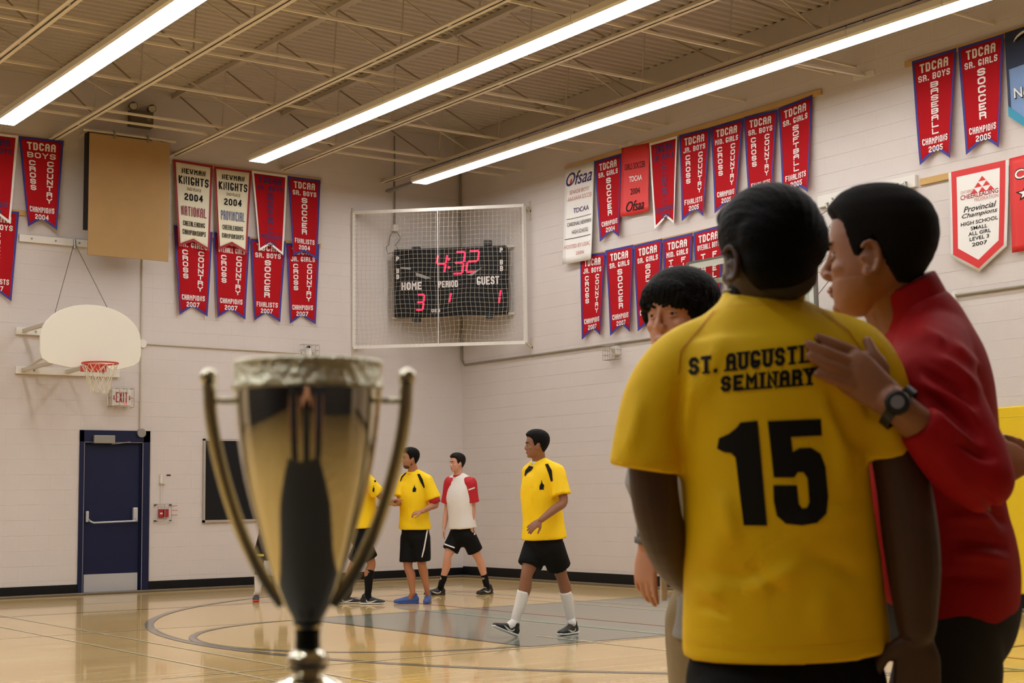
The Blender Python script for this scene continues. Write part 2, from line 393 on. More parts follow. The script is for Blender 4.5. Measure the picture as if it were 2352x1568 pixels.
# base boards: black rubber base and the wooden vent strip in front of it
M_VENT = mat('vent_strip', rgb(122, 106, 82), 0.4)
for nm, lo, hi in (('baseboard_left', (XW, -.014, .03), (DOOR[0], 0, .145)), ('baseboard_left', (DOOR[1], -.014, .03), (-.014, 0, .145)), ('baseboard_right', (-.014, YW, .03), (0, 0, .165))):
    m = MB(); m.box(lo, hi); struct(m.build(nm, M_BASEB, bevel=.004))
for nm, lo, hi in (('trim_3', (XW, -.075, 0), (0, -.001, .03)), ('trim_4', (-.075, YW, 0), (-.001, -.075, .03))):
    m = MB(); m.box(lo, hi); struct(m.build(nm, M_VENT, bevel=.006))
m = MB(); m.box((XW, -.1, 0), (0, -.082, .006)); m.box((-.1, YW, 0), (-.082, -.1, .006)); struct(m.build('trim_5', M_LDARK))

# ================================================================ CEILING: ribbed deck, joists, bridging
vs = []; fs = []; y = 0.2; prof = [(0, 0), (.06, 0), (.085, .038), (.125, .038), (.15, 0)]
ys = []
while y > YW:
    for dy, dz in prof[:-1]: ys.append((y - dy, ZC + dz))
    y -= .15
for (yy, zz) in ys: vs += [(XW, yy, zz), (.1, yy, zz)]
fs = [(2 * i, 2 * i + 1, 2 * i + 3, 2 * i + 2) for i in range(len(ys) - 1)]
mb = MB(); mb.add(vs, fs); mb.box((XW, YW, ZC + .05), (.25, .25, ZC + .2)); struct(mb.build('ceiling', M_DECK))
# closure above the ribs at each wall
ZB = 6.22
def joist(x):
    loc = (x, 0, ZB); t = thing('roof_joist', '', 'roof joist', loc)
    for s in (-1, 1):
        m = MB(); m.box((x + s * .034 - .027, YW, ZB), (x + s * .034 + .027, 0.0, ZB + .006)); m.box((x + s * .010 - .003, YW, ZB), (x + s * .010 + .003, 0, ZB + .055))
        m.build('bottom_chord_angle', M_STEEL, t)
    yy = -1.0
    while yy > -20: m = MB(); m.box((x - .02, yy - .07, ZB + .001), (x + .02, yy, ZB + .008)); yy -= 1.55; m.build('spacer_plate', M_STEEL, t)
    m = MB(); m.box((x - .055, YW, ZC - .065), (x + .055, 0, ZC - .001)); m.build('top_chord', M_DECK, t)
    k = 0; y0 = -.18
    while y0 - 1.4 > -19:
        m = MB(); m.tube([(x, y0, ZC - .06), (x, y0 - 1.38, ZB + .03)], .011, 6); m.build('web_rod', M_ROD, t)
        m = MB(); m.tube([(x, y0 - 1.42, ZB + .03), (x, y0 - 1.52, ZC - .06)], .010, 6); m.build('web_rod', M_DECK, t)
        y0 -= 1.55
    return t
JX = [-1.46, -3.22, -4.98, -6.77, -8.54, -10.3, -12.1, -13.9]
JL = ['roof joist right above the light row nearest the banner wall', 'roof joist running up between the middle and right light rows', 'roof joist meeting the wall at the cream cheer banners',
      'roof joist meeting the wall beside the brown board', 'roof joist in the upper left corner of the view', 'roof joist beyond the left edge, above the court', 'roof joist above the far side of the court', 'roof joist over the trophy table']
for x, l in zip(JX, JL): joist(x)['label'] = l
for o in list(bpy.data.objects):
    if o.name.startswith('roof_joist'): o['label'] = o['label'] or 'roof joist'
bi = 0
ordn = ['nearest', 'second from', 'third from', 'fourth from', 'fifth from', 'sixth from', 'seventh from', 'eighth from', 'ninth from', 'tenth from']
for yb in (-1.25, -1.7, -3.2, -4.75, -5.1, -6.6, -8.1, -8.45, -10.4, -11.8):
    m = MB(); m.bar((-14, yb, ZB + .065), (0, yb, ZB + .065), .028, .028); o = m.build('bridging_rod', M_STEEL)
    tag(o, 'cream bridging rod across the roof joists, %s the scoreboard end wall' % ordn[bi], 'bridging rod', 'bridging rods between the joists'); bi += 1
for i, yb in enumerate((-2.4, -5.9, -9.2)):
    m = MB()
    for a, c in zip(JX[:-1], JX[1:]):
        m.bar((a, yb, ZB + .06), (c, yb, ZC - .07), .016, .016)
    o = m.build('cross_bridging', M_DECK); tag(o, 'diagonal cross bridging between the joists, ' + ['nearest the door wall', 'midway along the roof', 'nearest the camera'][i], 'bridging rod', 'diagonal bridging')
# bond beam band at the top of the banner wall
m = MB(); m.box((-.10, YW, ZC - .42), (0, -.002, ZC - .001)); o = struct(m.build('trim_6', M_DECK))
# ================================================================ STRIP LIGHTS
LEN = 1.24
def light_proto():
    t = thing('ceiling_light', '', 'ceiling light', (0, 0, 0))
    # cross-section in x,z extruded along -y ; lens bottom z=0
    sec = [(-.125, 0), (-.150, .02), (-.150, .085), (-.085, .125), (.085, .125), (.150, .085), (.150, .02), (.125, 0)]
    m = MB(); n = len(sec); L = LEN - .006
    inner = [(-.125, .004), (.125, .004)]
    vs = [(x, 0, z) for x, z in sec] + [(x, -L, z) for x, z in sec]
    m.add(vs, [(i, i + 1, n + i + 1, n + i) for i in range(n - 1)] + [tuple(range(n)), tuple(range(2 * n - 1, n - 1, -1))])
    m.build('housing', M_HOUS, t)
    m = MB(); m.box((-.123, -L + .004, -.002), (.123, -.004, .006)); m.build('lens', M_LENS, t)
    m = MB()
    for y in (-.12, -L + .12): m.tube([(0, y, .12), (0, y, ZB - 6.03)], .006, 6)
    m.build('hanger', M_GREYMET, t)
    return t
proto = light_proto()
def copy_tree(o, parent=None):
    c = o.copy(); COL.objects.link(c); c.parent = parent
    for ch in [x for x in bpy.data.objects if x.parent == o]: copy_tree(ch, c)
    return c
first = True
_kids = [x for x in bpy.data.objects if x.parent == proto]
for rx, y0, nseg, rl in ((-1.46, -1.05, 15, 'right row beside the banner wall'), (-4.18, -1.05, 15, 'middle row over the court'), (-7.82, -1.28, 14, 'left row above the door side'), (-11.2, -1.2, 14, 'first row beyond the left edge'), (-14.6, -1.2, 15, 'fourth row, over the camera side'), (-18.1, -1.2, 15, 'added fill row, far behind the left edge')):  # last row added, and the one before lengthened, to brighten the foreground
    for i in range(nseg):
        if first: c = proto; first = False
        else:
            c = proto.copy(); COL.objects.link(c)
            for k in _kids:
                d = k.copy(); COL.objects.link(d); d.parent = c
        c.location = (rx, y0 - i * LEN, 6.03); c['group'] = 'lit strip lights, ' + rl
        o_ = ['end', 'second', 'third', 'fourth', 'fifth', 'sixth', 'seventh', 'eighth', 'ninth', 'tenth', 'eleventh', 'twelfth', 'thirteenth', 'fourteenth', 'fifteenth'][i]
        c['label'] = 'lit white strip light, %s, %s from the wall' % (rl, o_ if i else 'first')
# unistrut tail and wall arms of the right row
m = MB(); m.box((-1.50, -1.04, 6.05), (-1.42, -.12, 6.09)); m.box((-1.48, -1.04, 6.09), (-1.44, -.12, 6.10)); m.tube([(-1.46, -.3, 6.09), (-1.46, -.3, ZB)], .006, 6)
tag(m.build('mounting_channel', M_GREYMET), 'grey steel channel sticking out past the end of the right light row', 'channel')
for i, (px, py) in enumerate(((1440, 333), (1985, 173))):
    P = onX(px, py); m = MB(); a = (-1.42, P.y - .02, 6.10); m.bar(a, (-.02, P.y, P.z), .04, .03); t = thing('ceiling_brace', ['thin white brace arm from light row to wall above the faded red banner', 'white brace arm with base plate between the two upper banner groups'][i], 'brace arm', tuple(P), 'brace arms of the right light row')
    m.build('arm', M_WHITE, t); m = MB(); m.box((-.012, P.y - .16, P.z - .03), (-.0, P.y + .16, P.z + .03)); m.build('base_plate', M_WHITE, t)
# ================================================================ BANNERS
def wallpt(wall, px, py, off): return onY(px, py, -off) if wall == 'A' else onX(px, py, -off)
def banner(wall, TL, TR, BR, BL, style, lines, label, cloth=None, border=None, ink=None, notch=.11, bw=.028, off=.06, curl=.035, group=None, side_v=1.0):
    cloth = cloth or M_RED; ink = ink or M_TWHITE
    c = [wallpt(wall, *q, o_) for q, o_ in ((TL, .033), (TR, .033), (BR, off), (BL, off))]
    nrm = Vector((0, -1, 0)) if wall == 'A' else Vector((-1, 0, 0))
    Wd = ((c[1] - c[0]).length + (c[2] - c[3]).length) / 2; Ht = (c[3] - c[0]).length
    ph = random.random() * 6
    def P(u, v, h=0.0):
        p = (c[0] * (1 - u) + c[1] * u) * (1 - v) + (c[3] * (1 - u) + c[2] * u) * v
        k = curl * v * ((2 * u - 1) ** 2) + .006 * math.sin(5 * v + ph) * v - curl * .3 * v
        return p + nrm * (k + h)
    def vend(u):
        if style == 'notch': return 1 - notch * (1 - abs(2 * u - 1))
        if style == 'point': return 1 - (1 - side_v) * abs(2 * u - 1)
        return 1.0
    loc = tuple((c[0] + c[1]) / 2); t = thing('championship_banner', label, 'banner', loc, group)
    def grid(u0, u1, v0, v1, h, name, m, nu=8, nv=14, vf=None):
        mb = MB(); vs = []
        for i in range(nu + 1):
            u = u0 + (u1 - u0) * i / nu
            a = v0(u) if callable(v0) else v0; b = v1(u) if callable(v1) else v1
            for j in range(nv + 1): vs.append(P(u, a + (b - a) * j / nv, h))
        for i in range(nu):
            for j in range(nv): pass
        mb.add(vs, [(i * (nv + 1) + j, i * (nv + 1) + j + 1, (i + 1) * (nv + 1) + j + 1, (i + 1) * (nv + 1) + j) for i in range(nu) for j in range(nv)])
        return mb
    g = grid(0, 1, 0, vend, 0, '', None); o = g.build('cloth', cloth, t, smooth=True)
    sd = o.modifiers.new('s', 'SOLIDIFY'); sd.thickness = .0025; sd.offset = 0
    if border:
        bu = bw / Wd; bv = bw / Ht; mb = MB()
        for q in (grid(0, bu, 0, vend, .003, '', None, 1, 14), grid(1 - bu, 1, 0, vend, .003, '', None, 1, 14), grid(0, 1, lambda u: vend(u) - bv * 1.3, vend, .0034, '', None, 8, 1), grid(0, 1, 0, bv * 1.2, .0034, '', None, 4, 1)): mb.add(q.v, q.f)
        mb.build('edge_piping', border, t)
    fn = lambda h: (lambda x, y: P(x / Wd, 1 - y / Ht, h))
    inks = []
    for L in lines:
        kind = L[0]; im = L[-1] if isinstance(L[-1], bpy.types.Material) else ink
        a = [x for x in L[1:] if isinstance(x, (int, float))]; s = L[1] if isinstance(L[1], str) else None
        if kind == 'h': y1 = (1 - a[0]) * Ht; y0 = (1 - a[1]) * Ht; x0 = a[2] * Wd; x1 = a[3] * Wd; ps = text_polys(s, x0, x1, y0, y1, a[4] if len(a) > 4 else .19)
        elif kind == 'v': ps = vtext(s, a[0] * Wd, a[1] * Wd, (1 - a[2]) * Ht, (1 - a[3]) * Ht)
        elif kind == 'f': ps = font_polys(s, a[2] * Wd, a[3] * Wd, (1 - a[1]) * Ht, (1 - a[0]) * Ht, a[4], a[5])
        elif kind == 'p': ps = [[(x * Wd, (1 - y) * Ht) for x, y in L[1]]]
        (inks[-1][1].extend(ps) if inks and inks[-1][0] == im else inks.append((im, list(ps))))
    for k, (im, ps) in enumerate(inks): place(ps, fn(.0055 + .0008 * k), 'printed_shape' if len(ps) == 1 or len(ps[0]) > 4 else 'lettering', im, t, .12 if any(len(x) != 4 for x in ps) else None)
    return P, Wd, Ht, t, c
def std(top2, rest, last, year, two=None, one=None):
    L = [('h', 'TDCAA', .055, .14, .17, .83), ('h', top2, .165, .225, .12 if len(top2) > 7 else .16, .88 if len(top2) > 7 else .84)]
    if two: L += [('v', two[0], .27, .16, .255, .255 + .068 * len(two[0])), ('v', two[1], .72, .16, .25, .25 + .068 * len(two[1]))]
    if one: L += [('v', one, .5, .19, .25, .25 + (.5 if len(one) > 7 else .47))]
    return L + [('h', last, .765, .825, .12, .88, .17), ('h', year, .845, .90, .28, .72)]
GB = 'banners hanging in rows on the banner wall'; GA = 'banners on the door wall'
CC = ('CROSS', 'COUNTRY')
R_ = 'red banner with blue edge, '
# upper row, banner wall
banner('B', (1297.6, 387.6), (1364.8, 367.8), (1360.8, 595), (1294.8, 607), 'flat',
       [('f', 'Ofsaa', .06, .2, .06, .95, .35, .01, M_TNAVY), ('p', [(.2, .14), (.27, .12), (.25, .17), (.18, .18)], M_BRED), ('f', 'SENIOR BOYS', .25, .29, .18, .85, .15, 0.0, M_TPINK), ('f', 'AAA/AAAA SOCCER', .315, .36, .12, .95, .15, 0.0, M_TPINK),
        ('f', 'TDCAA', .44, .49, .32, .85, 0.1, .005, M_TNAVY), ('p', [(.1, .54), (.95, .54), (.95, .544), (.1, .544)]), ('f', 'CARDINAL NEWMAN', .58, .62, .12, .95, 0.0, 0.0), ('f', 'HIGH SCHOOL', .665, .705, .28, .85, 0.0, 0.0),
        ('p', [(.05, .745), (.95, .745), (.95, .75), (.05, .75)]), ('f', 'HOSTED BY LiSSAC', .81, .85, .05, .95, 0.0, 0.0, M_TPINK), ('f', '2004', .89, .925, .42, .7, 0.0, 0.0, M_TPINK)],
       'long white banner with black script and pink print, first from the corner', M_BWHITE, ink=M_TBLACK, group=GB, off=.09)
banner('B', (1366, 370), (1427.6, 352), (1424, 543.8), (1380.6, 555.6), 'notch', std('SR. GIRLS', 0, 'CHAMPIONS', '2004', one='SOCCER'), R_ + 'sr. girls soccer champions 2004', border=M_BLUE, group=GB)
banner('B', (1427.6, 340), (1491, 328), (1493, 484.5), (1428, 498), 'flat', [('f', 'GIRLS SOCCER', .25, .34, .12, .86, 0.0, 0.0), ('f', 'TDCAA', .44, .52, .28, .74, 0.0, .02, M_TWHITE), ('f', '2004', .62, .71, .32, .66, 0.0, 0.0), ('f', 'Ofsaa', .8, .95, .18, .82, .35, .01)],
       'plain orange-red flat banner with black print and short white word', M_REDOR, ink=M_TBLACK, group=GB)
banner('B', (1491.7, 329.5), (1556.5, 311.7), (1550.6, 514), (1506, 527), 'notch', std('JR. GIRLS', 0, 'CHAMPIONS', '2004', one='VOLLEYBALL'), 'red banner with white edge and purple volleyball lettering', border=M_BWHITE, ink=M_TNAVY, group=GB)
banner('B', (1560.5, 310.5), (1631, 292.7), (1619, 496), (1570, 508), 'notch', std('JR. BOYS', 0, 'FINALISTS', '2005', two=CC), R_ + 'jr. boys cross country finalists 2005', border=M_BLUE, group=GB)
banner('B', (1632.5, 292), (1707.6, 272), (1691, 480), (1645.5, 490), 'notch', std('MID. GIRLS', 0, 'CHAMPIONS', '2005', two=CC), R_ + 'mid. girls cross country champions 2005', border=M_BLUE, group=GB)
banner('B', (1708.8, 269), (1786, 251), (1774, 457), (1722.6, 472), 'notch', std('SR. BOYS', 0, 'FINALISTS', '2005', two=CC), R_ + 'sr. boys cross country finalists 2005', border=M_BLUE, group=GB)
banner('B', (1788, 249), (1866, 217.6), (1859, 441), (1801.7, 457), 'notch', std('SR. GIRLS', 0, 'FINALISTS', '2005', one='SOFTBALL'), R_ + 'sr. girls softball finalists 2005', border=M_BLUE, group=GB)
# lower row, banner wall
banner('B', (1333, 587), (1390.5, 579), (1380.6, 769), (1339, 780), 'notch', std('JR. BOYS', 0, 'CHAMPIONS', '2007', two=CC), R_ + 'jr. boys cross country champions 2007', border=M_BLUE, group=GB, off=.05)
banner('B', (1391, 575), (1454.5, 561.6), (1450, 762), (1405.5, 771), 'notch', std('SR. GIRLS', 0, 'CHAMPIONS', '2007', one='SOCCER'), R_ + 'sr. girls soccer 2007, second in the lower row', border=M_BLUE, group=GB, off=.05)
banner('B', (1455.7, 563.6), (1521, 547.7), (1513, 753), (1467.6, 761), 'notch', std('SR. GIRLS', 0, 'CHAMPIONS', '2007', one='SOFTBALL'), 'red sr. girls banner with blue edge, partly behind the dark-haired youth', border=M_BLUE, group=GB, off=.05)
banner('B', (1522, 549.7), (1591, 534), (1582, 740), (1533, 750), 'notch', std('MID. GIRLS', 0, 'CHAMPIONS', '2007', two=('TRACK', 'FIELD')), R_ + 'mid. girls, right above the youth\'s hair', border=M_BLUE, group=GB, off=.05)
banner('B', (1593, 534), (1662, 515), (1655, 725), (1605, 735), 'notch', [x for x in std('OVERALL BOYS', 0, 'CHAMPIONS', '2007') if 1] + [('v', 'TRACK&', .3, .16, .27, .7), ('v', 'FIELD', .72, .16, .27, .65)], R_ + 'overall boys, seen through the glass backboard', border=M_BLUE, group=GB, off=.05)
# upper right
banner('B', (2094.8, 141), (2197, 110), (2184.7, 363), (2115.8, 379.6), 'notch', std('SR. BOYS', 0, 'CHAMPIONS', '2005', one='BASEBALL'), R_ + 'sr. boys baseball champions 2005', border=M_BLUE, group=GB, notch=.12)
banner('B', (2200.8, 110), (2306, 77), (2296.5, 338.7), (2221.9, 356), 'notch', std('SR. GIRLS', 0, 'CHAMPIONS', '2005', one='SOCCER'), R_ + 'sr. girls soccer champions 2005, by the blue pennant', border=M_BLUE, group=GB, notch=.12)
M_SKYB = mat('pennant_sky', rgb(120, 150, 196), .6, noise_scale=2.2, noise_amt=.35); M_DKB = mat('pennant_dark_blue', rgb(24, 38, 66), .6); M_TEAL = mat('pennant_teal', rgb(40, 140, 170), .6)
ring = [(.42 + .26 * math.cos(a), .13 + .1 * math.sin(a)) for a in [i * math.pi / 12 for i in range(24)]]
ring2 = [(.42 + .2 * math.cos(a), .13 + .078 * math.sin(a)) for a in [i * math.pi / 12 for i in range(24)]]
ball = [(.22 + .075 * math.cos(a), .25 + .032 * math.sin(a)) for a in [i * math.pi / 8 for i in range(16)]]
q = banner('B', (2308, 76), (2428, 38), (2440, 300), (2322, 316), 'point', [('p', [(0, 0), (1, 0), (1, .3), (0, .36)], M_DKB), ('p', [(0, .7), (0, .8), (.5, 1), (.5, .93)], M_TEAL),
       ('p', ring, M_TWHITE), ('p', ring2, M_TBLACK), ('p', ball, M_BWHITE), ('f', 'C', .4, .5, .38, .52, 0.0, .03, M_TBLACK), ('f', 'Newman', .55, .65, .13, .95, 0.0, .03, M_TBLACK), ('f', 'Newman', .545, .64, .125, .945, 0.0, .01, M_BWHITE)],
       'blue pennant with crest, cut by the right edge', M_SKYB, border=M_DKB, group=GB, side_v=.8, bw=.03)
tri = []
for r in range(3):
    for k in range(r + 1):
        cx = .57 + (k - r / 2) * .14; y0 = .10 + r * .052; tri.append(('p', [(cx, y0), (cx + .065, y0 + .047), (cx - .065, y0 + .047)], M_BRED))
banner('B', (2178.6, 396.8), (2317.5, 366), (2313, 612), (2186.5, 637), 'point',
       [('p', [(.05, .0), (.95, .0), (.95, .79), (.5, .965), (.05, .79)], M_BRED), ('p', [(.14, .06), (.86, .06), (.86, .74), (.5, .885), (.14, .74)], M_BWHITE)] + tri +
       [('f', 'ONTARIO', .205, .235, .2, .42, 0.0, 0.0, M_TPINK), ('f', 'CHEERLEADING', .245, .29, .2, .84, 0.0, .015, M_DRED), ('f', 'FEDERATION', .298, .33, .44, .84, 0.0, 0.0, M_TPINK),
        ('f', 'Provincial', .36, .415, .25, .81, .3, .006), ('f', 'Champions', .425, .48, .22, .83, .3, .006), ('f', 'HIGH SCHOOL', .505, .54, .2, .84, 0.0, .01), ('f', 'SMALL', .56, .595, .37, .66, 0.0, .01),
        ('f', 'ALL GIRL', .61, .645, .33, .72, 0.0, .01), ('f', 'LEVEL 3', .66, .695, .35, .69, 0.0, .01), ('f', '2007', .715, .75, .39, .66, 0.0, .01)],
       'white pointed cheerleading pennant with red inner frame and triangle logo', M_BWHITE, ink=M_TBLACK, group=GB, side_v=.81, off=.05, curl=.01)
star = []
for i in range(10):
    a = math.pi / 2 + i * math.pi / 5; r = .2 if i % 2 == 0 else .09; star.append((.3 + r * 1.0 * math.cos(a), .4 - r * .42 * math.sin(a)))
star2 = [(.3 + (x - .3) * .7, .4 + (y - .4) * .7) for x, y in star]
banner('B', (2318.5, 364), (2440, 334), (2440, 560), (2327, 580.6), 'flat', [('f', 'CHEER', .13, .25, .09, .95, 0.0, .04, M_TBLACK), ('f', 'CHEER', .14, .24, .1, .94, 0.0, .015, M_BWHITE), ('p', star, M_TBLACK), ('p', star2, M_BWHITE), ('f', 'Newman', .68, .78, .3, .95, 0.0, .02, M_TBLACK), ('f', 'CHAMPIONS', .8, .86, .3, .95, 0.0, .02)],
       'flat red banner with white star, at the right edge below the blue pennant', M_REDOR, ink=M_TBLACK, group=GB, off=.05)
# door wall, upper row
def knights(word, col): return [('h', 'NEWMAN', .085, .145, .2, .82, .22), ('h', 'KNIGHTS', .175, .27, .11, .91, .26), ('f', '2ND PLACE', .3, .335, .32, .72, 0.0, .01, M_TGOLD), ('h', '2004', .37, .45, .25, .77, .2), ('h', word, .52, .63, .14, .88, .22, col), ('h', 'CHEERLEADING', .69, .745, .18, .84, .14), ('h', 'CHAMPIONSHIPS', .79, .845, .15, .87, .14)]
CM = [('f', 'x', 0, 0, 0, 0, 0, 0)][:0]
banner('A', (398, 365.5), (488.5, 380), (479, 577), (409.5, 566.4), 'notch', knights('NATIONAL', M_TRED), 'cream banner with dark red edge, 2004 national cheerleading', M_CREAM, border=M_DRED, ink=M_TBLACK, group=GA, bw=.03, off=.12, notch=.09)
banner('A', (491, 381.5), (577.7, 392), (565, 582), (500.6, 574), 'notch', knights('PROVINCIAL', M_TBLUE), 'cream banner with dark red edge, 2004 provincial cheerleading', M_CREAM, border=M_DRED, ink=M_TBLACK, group=GA, bw=.03, off=.12, notch=.09)
banner('A', (578, 392), (660, 403), (649, 586.5), (594, 577), 'notch', std('SR. BOYS', 0, 'CHAMPIONS', '2004', one='BASKETBALL'), 'red banner with white edge and purple lettering beside the cream ones', border=M_BWHITE, ink=M_TNAVY, group=GA, off=.12)
banner('A', (661, 404), (736, 413.7), (727, 596), (672, 588), 'notch', std('SR. BOYS', 0, 'FINALISTS', '2004', one='SOCCER'), R_ + 'sr. boys soccer finalists 2004, right end of upper row', border=M_BLUE, group=GA, off=.12, notch=.08)
banner('A', (399, 517), (488.5, 533), (475, 727), (411, 723), 'notch', std('JR. GIRLS', 0, 'CHAMPIONS', '2007', two=CC), 'red cross country 2007 banner below the national cheer banner', border=M_BLUE, group=GA, off=.05)
banner('A', (490, 533), (574, 543.6), (561.6, 734), (498.7, 729), 'notch', std('OVERALL GIRLS', 0, 'CHAMPIONS', '2007', two=CC), R_ + 'overall girls, below the provincial cheer banner', border=M_BLUE, group=GA, off=.05)
banner('A', (575, 547.6), (656, 554), (642, 740), (583, 736), 'notch', std('SR. BOYS', 0, 'FINALISTS', '2007', one='SOCCER'), R_ + 'sr. boys soccer 2007, below purple-lettered banner', border=M_BLUE, group=GA, off=.05)
banner('A', (657, 558), (733.6, 561), (723.7, 745), (665, 743), 'notch', std('JR. GIRLS', 0, 'CHAMPIONS', '2007', two=CC), R_ + 'jr. girls cross country, lower right of the door wall', border=M_BLUE, group=GA, off=.05)
banner('A', (43, 312), (146, 323.4), (129.6, 529), (63, 521), 'notch', std('BOYS', 0, 'CHAMPIONS', '2004', two=CC), R_ + 'boys cross country 2004, left of the brown board', border=M_BLUE, group=GA, off=.12)
banner('A', (-60, 299), (42, 312), (22, 514.7), (-44, 505), 'notch', std('SR. BOYS', 0, 'CHAMPIONS', '2004', one='BASKETBALL'), 'red banner with white edge, cut by the left picture edge', border=M_BWHITE, ink=M_TNAVY, group=GA, off=.12)
banner('A', (-60, 474), (44, 486.6), (25, 692), (-42, 684), 'notch', std('SR. BOYS', 0, 'FINALISTS', '2007', one='SOCCER'), 'red banner low at the left picture edge, under the white-edged one', border=M_BLUE, group=GA, off=.05)
# wooden rails the banners are stapled to
def rail(wall, a, b, label, off=.012, h=.07, m=None):
    p = wallpt(wall, *a, 0); q = wallpt(wall, *b, 0); z = (p.z + q.z) / 2 - h / 2; mb = MB()
    if wall == 'A': mb.box((min(p.x, q.x), -.03, z - h / 2), (max(p.x, q.x), -.001, z + h / 2))
    else: mb.box((-.03, min(p.y, q.y), z - h / 2), (-.001, max(p.y, q.y), z + h / 2))
    tag(mb.build('wooden_rail', m or M_WOOD, bevel=.003), label, 'rail', 'pine rails behind the banners')
rail('B', (1300, 379), (1889, 208), 'pine rail above the upper banner row, end showing past the softball banner')
rail('B', (1333, 589), (1700, 508), 'pine rail above the lower banner row')
rail('B', (2081, 142), (2440, 34), 'pine rail holding the baseball banner and the blue pennant')
rail('B', (2116, 410), (2440, 341), 'yellow pine rail left of the white pointed pennant', h=.075)
rail('A', (396, 366), (737, 412), 'pine rail above the cream banners')
rail('A', (397, 520), (735, 566), 'pine rail showing between the cream banners, above the lower row')
rail('A', (-70, 299), (147, 322), 'pine rail above the banner left of the brown board')
rail('A', (-70, 475), (137, 489), 'short pine rail showing below and right of the white-edged left banner')
# ================================================================ THINGS ON THE DOOR WALL
XA, XB, ZD = DOOR
dr = struct(thing('door_1', 'navy metal exit door with push bar and steel kick plate', 'door', ((XA + XB) / 2, 0, 0)))
for k in ('category',): del dr[k]
m = MB(); m.box((XA, -.02, 0), (XA + .06, .14, ZD)); m.box((XB - .10, -.02, 0), (XB, .14, ZD)); m.box((XA, -.02, ZD - .16), (XB, .14, ZD)); m.box((XA + .05, .03, 0), (XA + .085, .14, ZD - .14)); m.box((XB - .13, .03, 0), (XB - .09, .14, ZD - .14)); m.box((XA + .05, .03, ZD - .19), (XB - .09, .14, ZD - .15))
m.build('door_frame', M_NAVY, dr, bevel=.003)
m = MB(); m.box((XA + .09, .035, .02), (XB - .135, .08, ZD - .195)); leaf = m.build('door_leaf', M_NAVY, dr, bevel=.002)
M_LINE = mat('worn_edge_grey', rgb(128, 124, 134), .5)
m = MB(); m.box((XA + .06, -.022, .0), (XA + .068, -.018, ZD - .16)); m.box((XB - .112, -.022, 0), (XB - .102, -.018, ZD - .16)); m.box((XA + .06, -.022, ZD - .168), (XB - .102, -.018, ZD - .16)); m.build('frame_edge', M_LINE, dr)
m = MB(); m.box((XA + .10, .028, .03), (XB - .145, .035, .27)); m.build('kick_plate', M_KICK, leaf)
m = MB(); m.box((XA + .06, -.03, 0.0), (XB - .1, .14, .018)); m.build('threshold', M_GREYMET, dr)
m = MB(); m.tube([(XA + .14, .02, 1.02), (XA + .16, -.06, .985), (XA + .19, -.075, .97), (XB - .24, -.075, .985), (XB - .205, -.06, 1.0), (XB - .2, .02, 1.03)], .013, 8)
m.build('push_bar', M_KICK, leaf, smooth=True)
m = MB(); m.box((XA + .105, -.01, .98), (XA + .15, .036, 1.13)); m.build('push_bar_bracket', M_KICK, leaf, bevel=.012)
m = MB(); m.box((XB - .235, -.02, .97), (XB - .165, .036, 1.17)); m.build('push_bar_lock', M_KICK, leaf, bevel=.012)
m = MB(); m.box((XA + .18, -.07, ZD - .18), (XA + .48, .02, ZD - .07)); m.build('door_closer', M_GREYMET, dr, bevel=.006)
m = MB(); m.bar((XA + .44, -.04, ZD - .19), (XB - .3, -.03, ZD - .155), .02, .01); m.build('closer_arm', M_GREYMET, dr)
# conduits
M_COND = mat('cream_conduit', rgb(196, 186, 166), .5)
zc = onY(340, 790).z; xv = onY(322, 900).x
t = thing('wall_conduit', 'thin cream conduit running down beside the basketball board to the door', 'conduit', (xv, 0, 2.4))
m = MB(); m.tube([(xv, -.02, 4.72), (xv, -.02, ZD)], .011, 8); m.build('pipe', M_COND, t)
m = MB(); m.tube([(xv + .01, -.0, zc), (xv + .01, -.05, zc)], .06, 16); m.build('junction_box', M_WHITE, t)
m = MB(); m.tube([(xv + .01, -.0, ZD - .03), (xv + .01, -.06, ZD - .03)], .062, 16); m.build('junction_box', M_GREYMET, t)
m = MB(); m.tube([(xv + .06, -.02, zc), (-2.93, -.02, zc - .02)], .011, 8); tag(m.build('wall_conduit', M_COND), 'horizontal conduit leading right to the caged emergency light', 'conduit')
a = onX(1065, 838); m = MB(); m.tube([(-.02, -.035, 7.0), (-.02, -.035, 3.47), (-.02, -.1, 3.385), (-.02, -13.2, 3.385)], .016, 8)
o = m.build('wall_conduit', mat('grey_conduit', rgb(140, 130, 110), .5)); tag(o, 'grey conduit down the corner then along the banner wall', 'conduit')
m = MB()
# wire cage helper
M_WIRE = mat('cage_wire', rgb(176, 168, 154), .4, .5)
def cage(parent, c, w, h, d, axis, nx=4, nz=3, name='wire_cage'):
    """c: centre on the wall, axis 'A' or 'B'"""
    mb = MB()
    def q(s, z, k): return Vector((c[0] + s, -k, c[2] + z)) if axis == 'A' else Vector((-k, c[1] - s, c[2] + z))
    for i in range(nx + 1):
        s = -w / 2 + w * i / nx; mb.tube([q(s, h / 2, 0), q(s, h / 2, d), q(s, -h / 2, d), q(s, -h / 2, 0)], .004, 5)
    for j in range(nz + 1):
        z = -h / 2 + h * j / nz; mb.tube([q(-w / 2, z, 0), q(-w / 2, z, d), q(w / 2, z, d), q(w / 2, z, 0)], .004, 5)
    return mb.build(name, M_WIRE, parent)
